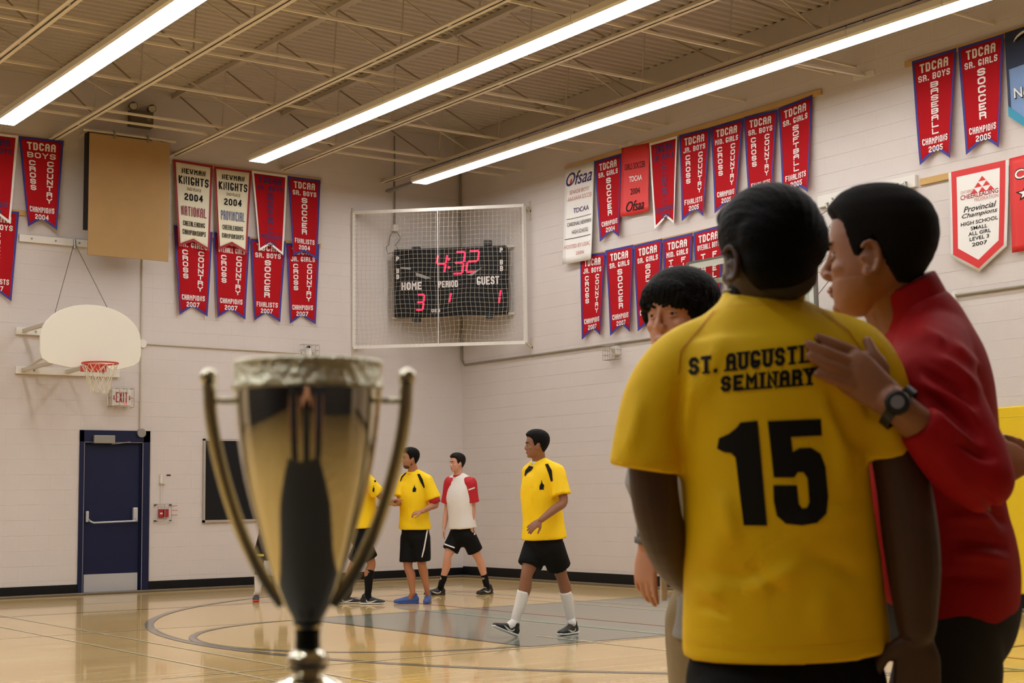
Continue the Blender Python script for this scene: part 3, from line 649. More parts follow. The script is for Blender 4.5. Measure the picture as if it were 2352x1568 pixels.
# exit sign
c = onY(274, 914); t = thing('exit_sign', 'caged EXIT sign with red letters above the door', 'sign', (c.x, 0, c.z))
m = MB(); m.box((c.x - .14, -.09, c.z - .11), (c.x + .14, -.0, c.z + .11)); body = m.build('sign_box', M_WHITE, t, bevel=.006)
M_EX = mat('exit_letter_red', rgb(160, 26, 40), .5)
place(text_polys('EXIT', c.x - .085, c.x + .085, c.z - .065, c.z + .075, .17), lambda x, y: Vector((x, -.0925, y)), 'lettering', M_EX, t)
m = MB(); m.box((c.x - .12, -.094, c.z - .03), (c.x - .103, -.091, c.z + .03)); m.build('arrow_mark', M_EX, t); m = MB(); m.box((c.x + .105, -.094, c.z - .03), (c.x + .122, -.091, c.z + .03)); m.build('arrow_mark', M_EX, t)
m = MB(); m.box((c.x + .035, -.094, c.z - .085), (c.x + .085, -.091, c.z - .075)); m.build('glow_strip', M_LED, t)
cage(t, c, .32, .26, .14, 'A', 3, 2)
# fire alarm pull station with strobe cage
c = onY(373, 1177); t = thing('fire_alarm', 'red fire alarm pull box in wire cage right of the door', 'fire alarm', (c.x, 0, c.z))
m = MB(); m.box((c.x - .07, -.05, c.z - .07), (c.x - .005, -.0, c.z + .05)); m.build('pull_box', M_EX, t, bevel=.004); m = MB(); m.box((c.x + .012, -.05, c.z - .06), (c.x + .075, 0, c.z + .05)); m.build('call_point', M_EX, t, bevel=.004)
m = MB(); m.box((c.x - .055, -.053, c.z - .02), (c.x - .02, -.049, c.z + .0)); m.build('pull_handle', M_BWHITE, t)
cage(t, c, .2, .24, .08, 'A', 2, 1)
m = MB()
for sx in (-1, 1):
    for sz in (-1, 1): m.box((c.x + sx * .115 - .015, -.03, c.z + sz * .11 - .01), (c.x + sx * .115 + .015, 0, c.z + sz * .11 + .006))
m.build('cage_clips', M_BLACK, t)['kind'] = 'stuff'
m = MB()
for k in range(3):
    for j in range(6): m.box((c.x + .125 + j * .017, -.004, c.z + .09 - k * .065), (c.x + .137 + j * .017, -.001, c.z + .1 - k * .065))
m.build('small_red_print', M_TPINK, t)['kind'] = 'stuff'
c2 = onY(371, 1105); t = thing('door_contact', 'thin white switch box with hook and dark tag above the fire alarm', 'switch', (c2.x, 0, c2.z))
m = MB(); m.tube([(c2.x - .01, -.015, c.z + .1), (c2.x - .01, -.015, c2.z - .02)], .006, 6); m.box((c2.x - .03, -.03, c2.z - .03), (c2.x + .0, 0, c2.z + .09)); m.build('switch_box', M_WHITE, t)
m = MB(); m.box((c2.x - .035, -.04, c2.z - .04), (c2.x + .04, 0, c2.z - .025)); m.build('shelf_lip', M_COND, t)
p = onY(387, 1091); m = MB(); m.box((p.x - .03, -.006, p.z - .01), (p.x + .03, 0, p.z + .01)); m.build('dark_tag', M_BLACK, t)
# chalkboard
a = onY(466, 1007); b_ = onY(600, 1197); t = thing('chalkboard', 'dark framed chalkboard partly behind the trophy', 'board', ((a.x + b_.x) / 2, 0, b_.z))
x0, x1, z0, z1 = a.x, b_.x, b_.z, a.z
m = MB(); m.box((x0 + .03, -.02, z0 + .03), (x1 - .03, -.002, z1 - .03)); m.build('board_panel', mat('chalk_surface', rgb(14, 14, 17), .6, noise_scale=5, noise_amt=.4, spec=.25), t)
for lo, hi in (((x0, -.035, z0), (x1, -.001, z0 + .035)), ((x0, -.035, z1 - .03), (x1, -.001, z1)), ((x0, -.035, z0), (x0 + .03, -.001, z1)), ((x1 - .03, -.035, z0), (x1, -.001, z1))):
    m = MB(); m.box(lo, hi); m.build('frame_strip', mat('aluminium_trim', rgb(178, 168, 160), .4, .4), t)
# upper emergency light
M_EMB = mat('dark_bronze', rgb(96, 84, 64), .5)
c = onY(319, 268); t = thing('emergency_light', 'two-headed emergency light high above the brown board', 'emergency light', (c.x, 0, c.z))
m = MB(); m.box((c.x - .17, -.13, c.z - .17), (c.x + .17, 0, c.z + .06)); m.build('battery_box', M_EMB, t, bevel=.01)
for s in (-1, 1):
    m = MB(); m.tube([(c.x + s * .14, -.06, c.z + .05), (c.x + s * .14, -.09, c.z + .1)], .015, 6); m.tube([(c.x + s * .14, -.05, c.z + .12), (c.x + s * .14 - .01, -.17, c.z + .10)], [.045, .06], 14); h_ = m.build('lamp_head', M_EMB, t, smooth=True)
    m = MB(); m.tube([(c.x + s * .14 - .01, -.168, c.z + .10), (c.x + s * .14 - .011, -.176, c.z + .10)], .052, 14); m.build('lamp_glass', mat('lamp_glass', rgb(190, 182, 160), .2), h_)
m = MB(); m.box((c.x + .07, -.133, c.z - .08), (c.x + .13, -.129, c.z - .02)); m.build('test_label', mat('test_label', rgb(130, 120, 100), .5), t)
# brown board with the speaker box behind it, on a pipe
TL, TR, BR, BL_ = [onY(*q, -.5) for q in ((205, 303), (389, 331), (385, 603), (203, 583))]
x0, x1 = TL.x, TR.x; z1 = (TL.z + TR.z) / 2; z0 = (BR.z + BL_.z) / 2
t = thing('brown_board', 'large brown board hung on a pipe high on the door wall', 'board', ((x0 + x1) / 2, -.5, z0))
m = MB(); m.box((x0, -.52, z0), (x1, -.50, z1)); m.build('panel', M_PLY, t, bevel=.003)
m = MB(); m.tube([(x0 - .08, -.49, z1 + .04), (x1 + .1, -.49, z1 + .04)], .022, 8); m.build('hanging_pipe', M_COND, t)
for s in (.3, .72):
    xx = x0 + (x1 - x0) * s; m = MB(); m.tube([(xx, -.49, z1 + .07), (xx, -.53, z1 + .05), (xx, -.53, z1 - .04)], .014, 6); m.build('pipe_clamp', M_GREYMET, t)
for xx in (x0 + .05, x1 - .03):
    m = MB(); m.bar((xx, -.49, z1 + .05), (xx, 0, z1 + .05), .03, .03); m.build('wall_bracket', M_COND, t)
a = onY(197, 304, -.42); b_ = onY(206, 528, -.42)
m = MB(); m.box((a.x, -.495, b_.z), (x1 - .25, -.36, a.z)); m.build('backing_cabinet', mat('flat_black', rgb(14, 13, 12), .8), t, bevel=.01)['label'] = 'black cabinet behind the panel'
# low caged emergency light above the trophy
c = onY(706, 811); t = thing('emergency_light', 'caged emergency light on the wall right above the trophy rim', 'emergency light', (c.x, 0, c.z))
m = MB(); m.box((c.x - .05, -.07, c.z - .10), (c.x + .05, 0, c.z + .07)); m.build('battery_box', M_BWHITE, t, bevel=.01)
for s in (-1, 1):
    m = MB(); m.tube([(c.x + s * .09, -.02, c.z), (c.x + s * .1, -.09, c.z - .02)], [.03, .04], 12); m.build('lamp_head', M_COND, t, smooth=True)
m = MB(); m.tube([(c.x, -.04, c.z + .07), (c.x, -.04, c.z + .11)], .025, 10); m.build('top_cap', M_BLACK, t)
cage(t, c, .26, .24, .14, 'A', 4, 3)
# thermostat cage, banner wall
c = onX(1414, 810); t = thing('emergency_light', 'small wall unit in a wire cage under the lower banner row', 'wall unit', (0, c.y, c.z))
m = MB(); m.box((-.07, c.y - .10, c.z - .04), (0, c.y + .02, c.z + .09)); m.build('unit_box', M_WHITE, t, bevel=.006)
m = MB(); m.tube([(-.07, c.y - .05, c.z + .03), (-.10, c.y - .05, c.z + .02)], .03, 12); m.build('lamp_head', M_COND, t)
cage(t, c, .26, .2, .13, 'B', 5, 3)

# ================================================================ LEFT BASKET
YB = -1.2
def plank(wall, a, b, name, label, h=.10, d=.05, bolts=3):
    p = wallpt(wall, *a, 0); q = wallpt(wall, *b, 0); z = (p.z + q.z) / 2
    t = thing('wall_plank', label, 'plank', tuple((p + q) / 2)); mb = MB()
    if wall == 'A': mb.box((min(p.x, q.x), -d, z - h / 2), (max(p.x, q.x), 0, z + h / 2))
    else: mb.box((-d, min(p.y, q.y), z - h / 2), (0, max(p.y, q.y), z + h / 2))
    mb.build('board', M_WHITE, t, bevel=.004)
    for i in range(bolts):
        f = (i + .5) / bolts; c = p.lerp(q, f); n = Vector((0, -1, 0)) if wall == 'A' else Vector((-1, 0, 0)); c.z = z
        mb = MB(); mb.tube([c, c + n * (d + .012)], .014, 6); mb.build('bolt', M_GREYMET, t)
    return z
z1 = plank('A', (42, 545), (206, 563), '', 'white plank high on the wall carrying the cable of the left basket')
z2 = plank('A', (35, 758), (290, 775), '', 'upper white plank behind the left basketball board')
z3 = plank('A', (34, 842), (272, 866), '', 'lower white plank behind the left basketball board')
t = thing('basketball_hoop', 'white fan-shaped basketball board with orange rim on the door wall', 'basketball hoop', (-6.6, YB, 3.0))
c0 = onY(206, 790, YB); L0 = onY(90, 790, YB).x; R0 = onY(322, 790, YB).x; cx = (L0 + R0) / 2; hw = (R0 - L0) / 2; zt = onY(205, 700, YB).z; zb = onY(160, 845, YB).z; zm = zb + .18
out = []
for i in range(41):
    a = math.pi * i / 40; out.append((cx + hw * math.cos(a) * (1 if abs(math.cos(a)) < .97 else 1), zm + .18 + (zt - zm - .18) * math.sin(a) ** .92))
out += [(cx - hw, zm + .02), (cx - hw * .96, zm - .07), (cx - hw * .82, zm - .13), (cx - hw * .4, zb), (cx - hw * .28, zb + .01), (cx - hw * .12, zb + .07), (cx + hw * .25, zb + .07), (cx + hw * .4, zb - .01), (cx + hw * .55, zb), (cx + hw * .86, zm - .12), (cx + hw * .97, zm - .06), (cx + hw, zm + .02)]
m = MB(); m.prism([(x, z) for x, z in out], (0, YB, 0), (1, 0, 0), (0, 0, 1), .035); m.build('backboard', mat('fan_board', rgb(228, 222, 206), .35), t, bevel=.008)
rc = onY(230, 834, YB - .36); rc.y = YB - .36; rr = .225
M_ORG = mat('rim_orange_red', rgb(196, 52, 28), .4)
m = MB(); m.tube([(rc.x + rr * math.cos(a), rc.y + rr * math.sin(a), rc.z) for a in [2 * math.pi * i / 36 for i in range(36)]], .011, 8, closed=True); m.build('rim', M_ORG, t, smooth=True)
m = MB(); m.box((rc.x - .14, YB - .16, rc.z - .09), (rc.x + .16, YB - .035, rc.z - .012)); m.bar((rc.x - .1, YB - .12, rc.z - .03), (rc.x - .06, YB - .17, rc.z - .01), .03, .03); m.bar((rc.x + .1, YB - .12, rc.z - .03), (rc.x + .06, YB - .17, rc.z - .01), .03, .03); m.build('rim_bracket', M_ORG, t)
def net(parent, c, r):
    mb = MB(); n = 12
    def q(a, k):
        rad = [r, r * .86, r * .68, r * .56, r * .52][k]; return Vector((c.x + rad * math.cos(a) + .01 * math.sin(k * 3 + a * 2), c.y + rad * math.sin(a), c.z - [0.01, .10, .20, .30, .38][k] - .012 * math.sin(a * 3)))
    for i in range(n):
        for s in (-1, 1): mb.tube([q(2 * math.pi * (i + s * k * .5) / n, k) for k in range(5)], .0045, 4)
    mb.tube([q(0.3, 4), q(0.3, 4) + Vector((0.01, 0, -.14))], .004, 4)
    mb.build('net', mat('net_cord', rgb(214, 204, 180), .8), parent)['kind'] = 'stuff'
net(t, rc, rr)
for xx in (cx - hw * .75, cx + .1):
    for zz in (z2, z3):
        m = MB(); m.bar((xx, 0, zz), (xx + .05, YB + .0, zz + .02), .045, .045); m.build('support_arm', M_COND, t)
m = MB(); m.bar((cx - hw * .75, -.05, z3), (cx + .1, YB + .02, z2), .02, .02); m.bar((cx - hw * .75, YB + .02, z2), (cx - hw * .75, YB + .02, z3), .04, .04); m.bar((cx + .15, YB + .02, z2), (cx + .15, YB + .02, z3), .04, .04); m.build('support_frame', M_COND, t)
top = Vector((onY(167, 568).x, -.06, z1))
M_CAB = mat('dark_cable', rgb(110, 100, 88), .5)
for xx in (cx - hw * .75, cx + hw * .4):
    m = MB(); m.tube([top, (xx, YB, zt - .18 + (.06 if xx > cx else -.06))], .005, 5); m.build('cable', M_CAB, t)
m = MB(); m.tube([top + Vector((0, 0, .04)), top + Vector((0, -.03, -.09))], .02, 8); m.build('pulley', M_GREYMET, t)

# ================================================================ RIGHT BASKET (glass board on the banner wall)
XG = -1.3
a, b_, c = onX(1583, 592, XG), onX(1868, 566, XG), onX(1868, 700, XG)
yl, yr = a.y, b_.y; zt = (a.z + b_.z) / 2; zb = zt - 1.02
t = thing('basketball_hoop', 'glass basketball board with white border behind the two heads', 'basketball hoop', (XG, (yl + yr) / 2, zb))
gm = bpy.data.materials.new('board_glass'); gm.use_nodes = True; bb = gm.node_tree.nodes['Principled BSDF']; bb.inputs['Base Color'].default_value = rgb(225, 235, 228); bb.inputs['Roughness'].default_value = .03; bb.inputs['Transmission Weight'].default_value = 1; bb.inputs['IOR'].default_value = 1.1
m = MB(); m.box((XG - .006, yr, zb), (XG + .006, yl, zt)); m.build('glass_pane', gm, t)
fw = .035; M_ALF = mat('aluminium_frame', rgb(120, 120, 116), .35, .6)
for lo, hi in (((XG - .02, yr - fw, zb - fw), (XG + .02, yl + fw, zb)), ((XG - .02, yr - fw, zt), (XG + .02, yl + fw, zt + fw * .6)), ((XG - .02, yr - fw, zb), (XG + .02, yr, zt)), ((XG - .02, yl, zb), (XG + .02, yl + fw, zt))):
    m = MB(); m.box(lo, hi); m.build('frame_bar', M_ALF, t)
M_BORD = mat('board_border_white', rgb(210, 216, 206), .4); bwid = .075; m = MB()
for lo, hi in (((XG - .009, yr, zb), (XG - .007, yl, zb + bwid)), ((XG - .009, yr, zt - bwid), (XG - .007, yl, zt)), ((XG - .009, yr, zb + bwid), (XG - .007, yr + bwid, zt - bwid)), ((XG - .009, yl - bwid, zb + bwid), (XG - .007, yl, zt - bwid))): m.box(lo, hi)
yc = (yl + yr) / 2
for lo, hi in (((XG - .009, yc - .3, zb + .15), (XG - .007, yc + .3, zb + .2)), ((XG - .009, yc - .3, zb + .6), (XG - .007, yc + .3, zb + .65)), ((XG - .009, yc - .3, zb + .2), (XG - .007, yc - .25, zb + .6)), ((XG - .009, yc + .25, zb + .2), (XG - .007, yc + .3, zb + .6))): m.box(lo, hi)
m.build('painted_border', M_BORD, t)
rc = Vector((XG - .4, yc, zb + .12)); m = MB(); m.tube([(rc.x + .225 * math.cos(q), rc.y + .225 * math.sin(q), rc.z) for q in [2 * math.pi * i / 32 for i in range(32)]], .01, 8, closed=True); m.build('rim', M_ORG, t, smooth=True)
m = MB(); m.box((XG - .18, yc - .1, rc.z - .1), (XG - .02, yc + .1, rc.z - .01)); m.build('rim_bracket', M_ORG, t); net(t, rc, .225)
m = MB(); m.bar((XG + .02, yr - .02, zb - .05), (XG + .02, yl + .02, zb - .05), .07, .1); m.build('bottom_padding', mat('board_padding', rgb(120, 118, 106), .6), t)
for yy in (yc - .55, yc + .55):
    for zz in (zb + .12, zt - .25):
        m = MB(); m.bar((XG + .02, yy, zz), (0, yy - .05, zz + .02), .05, .05); m.build('support_arm', M_WHITE, t)
m = MB(); m.bar((XG + .05, yc - .75, zb + .12), (XG + .05, yc + .75, zb + .12), .05, .05); m.bar((XG + .05, yc - .75, zt - .25), (XG + .05, yc + .75, zt - .25), .05, .05); m.bar((-.6, yc - .9, zb + .12), (-.6, yc + .6, zb + .12), .04, .04); m.build('support_frame', M_WHITE, t)
plank('B', (1884, 470), (2108, 410), '', 'long white plank between the right basket and the pale pine rail', h=.14)
plank('B', (1985, 712), (2200, 690), '', 'white plank behind the man in red, low on the banner wall', h=.12)
# chains from the plank to the board
def chain(a, b_, parent, r=.012):
    a = Vector(a); b_ = Vector(b_); n = int((b_ - a).length / .075); mb = MB(); d = (b_ - a).normalized(); s = d.cross(Vector((0, 0, 1))).normalized(); u = s.cross(d)
    for i in range(n):
        c = a + (b_ - a) * ((i + .5) / n); w = s if i % 2 else u
        mb.tube([c + d * .045 * math.cos(q) + w * .018 * math.sin(q) for q in [2 * math.pi * k / 8 for k in range(8)]], .0045, 4, closed=True)
    mb.build('chain', M_GREYMET, parent)['kind'] = 'stuff'
p1 = onX(1950, 452, -.06); p2 = onX(2080, 420, -.06)
chain(p1, (XG + .05, yr + .1, zt - .2), t); chain(p2, (XG + .05, yr + .0, zt - .3), t); chain(p1, (-.5, yr + .3, zb + .12), t)
for p in (p1, p2, onX(1900, 468, -.06)):
    m = MB(); m.tube([p + Vector((.06, 0, .02)), p + Vector((-.02, 0, .0)), p + Vector((-.03, -.03, -.06))], .015, 6); m.build('hook', M_GREYMET, t)
m = MB(); m.tube([p1, (XG + .05, yc - .2, zt)], .005, 4); m.tube([p2, (XG + .1, yr + .2, zb + .3)], .005, 4); m.build('cable', M_CAB, t)

# ================================================================ SCOREBOARD ACROSS THE CORNER
D1 = Vector((1, -1, 0)).normalized(); N1 = Vector((-1, -1, 0)).normalized()
def diag(px, py, k):
    """point on the vertical plane x + y = -k"""
    d = _ray(px, py); tt = (-k - CAM.x - CAM.y) / (d.x + d.y); return CAM + d * tt
KS = 1.62
a, b_ = diag(905, 572, KS), diag(1163, 564, KS); zl = diag(905, 727, KS).z; ztp = (a.z + b_.z) / 2; sc = (a + b_) / 2; w2 = (b_ - a).length / 2; zbt = (zl + diag(1163, 722, KS).z) / 2
C0 = Vector((sc.x, sc.y, (ztp + zbt) / 2)); H2 = (ztp - zbt) / 2
t = t_sb = thing('scoreboard', 'black electronic scoreboard showing 4:32 across the corner', 'scoreboard', (sc.x, sc.y, zbt))
def S(u, v, h=0): return C0 + D1 * u + Vector((0, 0, v)) + N1 * h
Ms = Matrix(((D1.x, -N1.x, 0, C0.x), (D1.y, -N1.y, 0, C0.y), (0, 0, 1, C0.z), (0, 0, 0, 1)))
m = MB(); m.box((-w2, 0, -H2), (w2, .15, H2), Ms); m.build('cabinet', mat('scoreboard_black', rgb(12, 11, 12), .6, spec=.25), t, bevel=.01)
m = MB()
for i in range(-3, 4): m.box((i * w2 * .28 - .0015, -.003, -H2), (i * w2 * .28 + .0015, .0, H2), Ms)
m.build('panel_seam', M_BLACK, t)['kind'] = 'stuff'
def U(px): return (px - 1034) / 129 * w2
def V(py): return -(py - 645.5) / 79 * H2
MD = mat('scoreboard_panel_dark', rgb(9, 8, 9), .5, spec=.25)
for (x0, x1, y0, y1) in ((955, 1115, 570, 636), (925, 985, 668, 715), (1022, 1052, 668, 705), (1080, 1160, 665, 716), (918, 945, 588, 632), (1118, 1145, 580, 620)):
    m = MB(); m.box((U(x0), -.004, V(y1)), (U(x1), -.0, V(y0)), Ms); m.build('digit_window', MD, t)
lw = []
for s, x0, x1, y0, y1 in (('HOME', 922, 969, 644, 662), ('PERIOD', 1007, 1052, 644, 659), ('GUEST', 1095, 1146, 637, 656), ('P', 910, 917, 583, 594), ('B', 910, 917, 611, 622), ('B', 910, 917, 625, 636), ('P', 1148, 1155, 572, 583), ('B', 1148, 1155, 600, 611), ('B', 1148, 1155, 614, 626)):
    lw += text_polys(s, U(x0), U(x1), V(y1), V(y0), .3, .18)
lw += text_polys('OES', U(991), U(1011), V(716), V(708), .22)
place(lw, lambda x, y: S(x, y, .006), 'lettering', M_TWHITE, t)
SEG = {'a': (0, 6, 4, 6), 'b': (4, 6, 4, 3), 'c': (4, 3, 4, 0), 'd': (0, 0, 4, 0), 'e': (0, 0, 0, 3), 'f': (0, 3, 0, 6), 'g': (0, 3, 4, 3)}
DG = {'4': 'fgbc', '3': 'abgcd', '2': 'abged', '1': 'bc'}
led = []; leds = []
def digit(ch, x0, x1, y0, y1, sh):
    for s in DG[ch]:
        a_, b2, c_, d_ = SEG[s]; X = lambda q, r: x0 + (x1 - x0) * q / 4 + sh * (r / 6); Yv = lambda r: y0 + (y1 - y0) * r / 6
        p = Vector((X(a_, b2), Yv(b2))); q = Vector((X(c_, d_), Yv(d_))); e = (q - p) * .06; led.extend(stroke_polys([tuple(p + e), tuple(q - e)], .028, 0))
    leds.append(list(led)); led.clear()
for ch, x0, x1, y1, y0 in (('4', 1000, 1021, 625, 583), ('3', 1041, 1062, 628, 578), ('2', 1071, 1094, 625, 577), ('3', 955, 971, 709, 674), ('1', 1020, 1032, 694, 672), ('1', 1130, 1145, 700, 669)):
    digit(ch, U(x0), U(x1), V(y1), V(y0), .05 if y1 < 640 else .03)
for y in (594, 613): leds.append([[(U(1032) + .02 * math.cos(q), V(y) + .02 * math.sin(q)) for q in [k * math.pi / 5 for k in range(10)]]])
for ld in leds: place(ld, lambda x, y: S(x, y, .007), 'led_digit' if len(ld) > 1 else 'led_dot', M_LED, t)
for (pts) in ([(955, 622), (972, 628), (992, 637), (978, 638), (956, 630)], [(1073, 633), (1085, 634), (1110, 614), (1083, 629)], [(920, 608), (944, 610), (944, 615), (921, 612)]):
    m = MB(); m.prism([(U(x), V(y)) for x, y in reversed(pts)], S(0, 0, .008), D1, Vector((0, 0, 1)), .002); m.build('glare_tape', mat('glare_grey', rgb(150, 144, 140), .4), t)  # grey slivers of tape with the glare on them put into the colour
for (px, py, h) in ((955, 566, .06), (1120, 559, .08), (955, 732, .05), (1123, 727, .08)):
    m = MB(); m.box((U(px) - .06, 0, V(py) - h / 2), (U(px) + .06, .1, V(py) + h / 2), Ms); m.build('mounting_lug', M_BLACK, t)
for i, (py, lab) in enumerate(((573, 'upper beige rail holding the scoreboard across the corner'), (722, 'lower beige rail under the scoreboard'))):
    pa = onY(880, py + 2); pb = onX(1197, py - 10 if i == 0 else py); z = (pa.z + pb.z) / 2
    m = MB(); m.bar((pa.x + .17, -.0, z), (-.0, pb.y + .17, z), .03, .035); m.build('mounting_rail', M_COND, t_sb)
    m = MB()
# cage with net in front
KC = 2.05
ca, cb = diag(812, 490, KC), diag(1203, 471, KC); za, zb_ = (ca.z + cb.z) / 2, (diag(812, 797, KC).z + diag(1203, 787, KC).z) / 2
t = thing('scoreboard_guard', 'white pipe frame with string net in front of the scoreboard', 'net frame', tuple((ca + cb) / 2))
P0 = Vector((ca.x, ca.y, 0)); P1 = Vector((cb.x, cb.y, 0))
def E(f, z, h=0): return P0.lerp(P1, f) + Vector((0, 0, z)) + N1 * h
zt_l, zt_r, zb_l, zb_r = ca.z, cb.z, diag(812, 797, KC).z, diag(1203, 787, KC).z
for q in ((E(0, za), E(1, za)), (E(0, zb_), E(1, zb_)), (E(0, zb_), E(0, za)), (E(1, zb_), E(1, za))):
    m = MB(); m.bar(q[0], q[1], .04, .05); m.build('frame_pipe', M_WHITE, t)
m = MB(); m.tube([E(.5, za, .03), E(.5, zb_, .03)], .007, 5); m.build('lacing_cord', M_BWHITE, t)
M_NET = mat('net_string', rgb(196, 188, 170), .8); mb = MB(); Wn = (P1 - P0).length; Hn = za - zb_
def NP(f, g): return E(f, za - g * Hn, .02 + .05 * math.sin(math.pi * f) * math.sin(math.pi * g) + .012 * math.sin(f * 31) * math.sin(g * 9 + f * 5)) + D1 * (.018 * math.sin(g * 21 + f * 14) * g) + Vector((0, 0, .02 * math.sin(f * 17 + g * 4) * g))
nv_, nh_ = int(Wn / .068), int(Hn / .068)
for i in range(1, nv_): mb.tube([NP(i / nv_, k / 26) for k in range(27)], .0021, 3, caps=False)
for j in range(1, nh_): mb.tube([NP(k / 30, j / nh_) for k in range(31)], .0021, 3, caps=False)
mb.build('string_net', M_NET, t)['kind'] = 'stuff'
for f, z in ((0, za), (0, zb_), (1, za), (1, zb_)):
    c = E(f, z); wl = Vector((c.x, 0, c.z)) if f == 0 else Vector((0, c.y, c.z)); m = MB(); m.bar(c, wl + Vector((0, 0, -.08)), .03, .03); m.bar(wl + Vector((0, 0, .08)), wl + Vector((0, 0, -.22)), .03, .04); m.build('wall_bracket', M_COND, t)
# power feed
pf = onY(903, 500); M_CORD = mat('grey_cord', rgb(128, 120, 104), .6)
t = thing('power_feed', 'grey drop pipe with small white box and looping cord left of the scoreboard', 'power feed', (pf.x, 0, pf.z))
m = MB(); m.tube([(pf.x, -.05, 7.0), (pf.x, -.05, onY(903, 520).z)], .012, 6); m.build('drop_pipe', M_CORD, t)
zq = onY(903, 525).z; m = MB(); m.box((pf.x - .045, -.09, zq - .05), (pf.x + .045, -.01, zq + .05)); m.build('outlet_box', M_WHITE, t, bevel=.005)
for s, xe in ((-1, 880), (1, 905)):
    e = onY(xe, 576); m = MB(); m.tube([(pf.x + s * .03, -.05, zq - .05), (pf.x + s * .1, -.06, zq - .15), (pf.x + s * .06 - .06, -.06, zq - .28), (e.x + .02, -.06, e.z + .05), (e.x + .02, -.1, e.z - .06), (e.x + .15, -.25, e.z - .02)], .008, 5); m.build('cord', M_CORD, t)
# yellow wall padding behind the man in red
zpad = 2.13; M_PAD = mat('yellow_vinyl_pad', rgb(226, 190, 18), .35, bump=.1, bump_scale=8)
for i in range(6):
    y1 = -9.55 - i * .62; t2 = thing('wall_pad', 'yellow vinyl wall pad, %s' % ['hidden end by the man in red', 'second along behind the red sweater', 'showing right beside the red sleeve', 'at the right edge of the view', 'just past the right edge', 'last of the row past the right edge'][i], 'wall pad', (0, y1 - .3, .17), 'yellow wall pads')
    m = MB(); m.box((-.06, y1 - .617, .18), (-.001, y1, zpad)); m.build('cushion', M_PAD, t2, bevel=.015)
    m = MB(); m.box((-.063, y1 - .617, zpad - .11), (-.059, y1, zpad - .105)); m.build('seam', mat('pad_seam', rgb(236, 212, 60), .4), t2)
# ================================================================ PEOPLE
def catmull(pts, k):
    P_ = [np.array(p, float) for p in pts]; out = []
    n = len(P_)
    for i in range(n - 1):
        p0 = P_[max(i - 1, 0)]; p1 = P_[i]; p2 = P_[i + 1]; p3 = P_[min(i + 2, n - 1)]
        for j in range(k):
            t = j / k; out.append(0.5 * ((2 * p1) + (-p0 + p2) * t + (2 * p0 - 5 * p1 + 4 * p2 - p3) * t * t + (-p0 + 3 * p1 - 3 * p2 + p3) * t ** 3))
    out.append(P_[-1]); return out
class Blob(MB):
    def limb(s, pts, rs, k=4, n=14, side=None, cap=(1, 1)):
        """smooth tapering tube; rs entries r or (a across, b front-back); side = across vector"""
        R = [(r, r) if not isinstance(r, (tuple, list)) else r for r in rs]
        data = catmull([tuple(p) + tuple(r) for p, r in zip(pts, R)], k)
        C = [Vector(d[:3]) for d in data]; A = [max(.0015, d[3]) for d in data]; B = [max(.0015, d[4]) for d in data]
        t0 = (C[0] - C[1]).normalized(); t1 = (C[-1] - C[-2]).normalized()
        if cap[0]:
            for f, g in ((.45, .88), (.8, .6), (.97, .25)):
                C.insert(0, C[0 if f == .45 else 0] if False else (C0 if False else C[0])); C[0] = Vector(data[0][:3]) + t0 * min(data[0][3], data[0][4]) * f; A.insert(0, data[0][3] * g); B.insert(0, data[0][4] * g)
        if cap[1]:
            for f, g in ((.45, .88), (.8, .6), (.97, .25)):
                C.append(Vector(data[-1][:3]) + t1 * min(data[-1][3], data[-1][4]) * f); A.append(data[-1][3] * g); B.append(data[-1][4] * g)
        N = len(C); prev = Vector(side) if side is not None else None; vs = []
        for i in range(N):
            t = (C[min(i + 1, N - 1)] - C[max(i - 1, 0)]).normalized()
            base = Vector(side) if side is not None else prev
            if base is None: base = t.cross(Vector((.3, .2, 1)))
            a = base - t * base.dot(t)
            if a.length < 1e-3: a = t.orthogonal()
            a.normalize(); prev = a; b = t.cross(a)
            for q in range(n):
                an = 2 * math.pi * q / n; vs.append(C[i] + a * (A[i] * math.cos(an)) + b * (B[i] * math.sin(an)))
        fs = [(i * n + q, i * n + (q + 1) % n, (i + 1) * n + (q + 1) % n, (i + 1) * n + q) for i in range(N - 1) for q in range(n)]
        fs += [tuple(reversed(range(n))), tuple((N - 1) * n + q for q in range(n))]
        s.add(vs, fs)
    def ell(s, c, r, M, n=20): s.sphere(c, r, n, M)
def remesh(blob, voxel, smooth=3, fac=.5):
    me = bpy.data.meshes.new('tmp'); me.from_pydata(blob.v, [], blob.f); me.update(); o = bpy.data.objects.new('tmp', me); COL.objects.link(o)
    r = o.modifiers.new('r', 'REMESH'); r.mode = 'VOXEL'; r.voxel_size = voxel; r.adaptivity = 0
    if smooth: q = o.modifiers.new('s', 'SMOOTH'); q.iterations = smooth; q.factor = fac
    dg = bpy.context.evaluated_depsgraph_get(); dg.update(); e = o.evaluated_get(dg); out = bpy.data.meshes.new_from_object(e)
    bpy.data.objects.remove(o); bpy.data.meshes.remove(me)
    out.polygons.foreach_set('use_smooth', [True] * len(out.polygons)); return out
def displace(me, fn):
    n = len(me.vertices); co = np.empty(n * 3, np.float32); me.vertices.foreach_get('co', co); no = np.empty(n * 3, np.float32); me.vertex_normals.foreach_get('vector', no)
    co = co.reshape(-1, 3); no = no.reshape(-1, 3); d = fn(co, no); co = co + no * d[:, None]
    me.vertices.foreach_set('co', co.ravel().astype(np.float32)); me.update()
def joined(meshes):
    bm = bmesh.new()
    for m_ in meshes: bm.from_mesh(m_)
    out = bpy.data.meshes.new('body'); bm.to_mesh(out); bm.free(); out.polygons.foreach_set('use_smooth', [True] * len(out.polygons)); return out
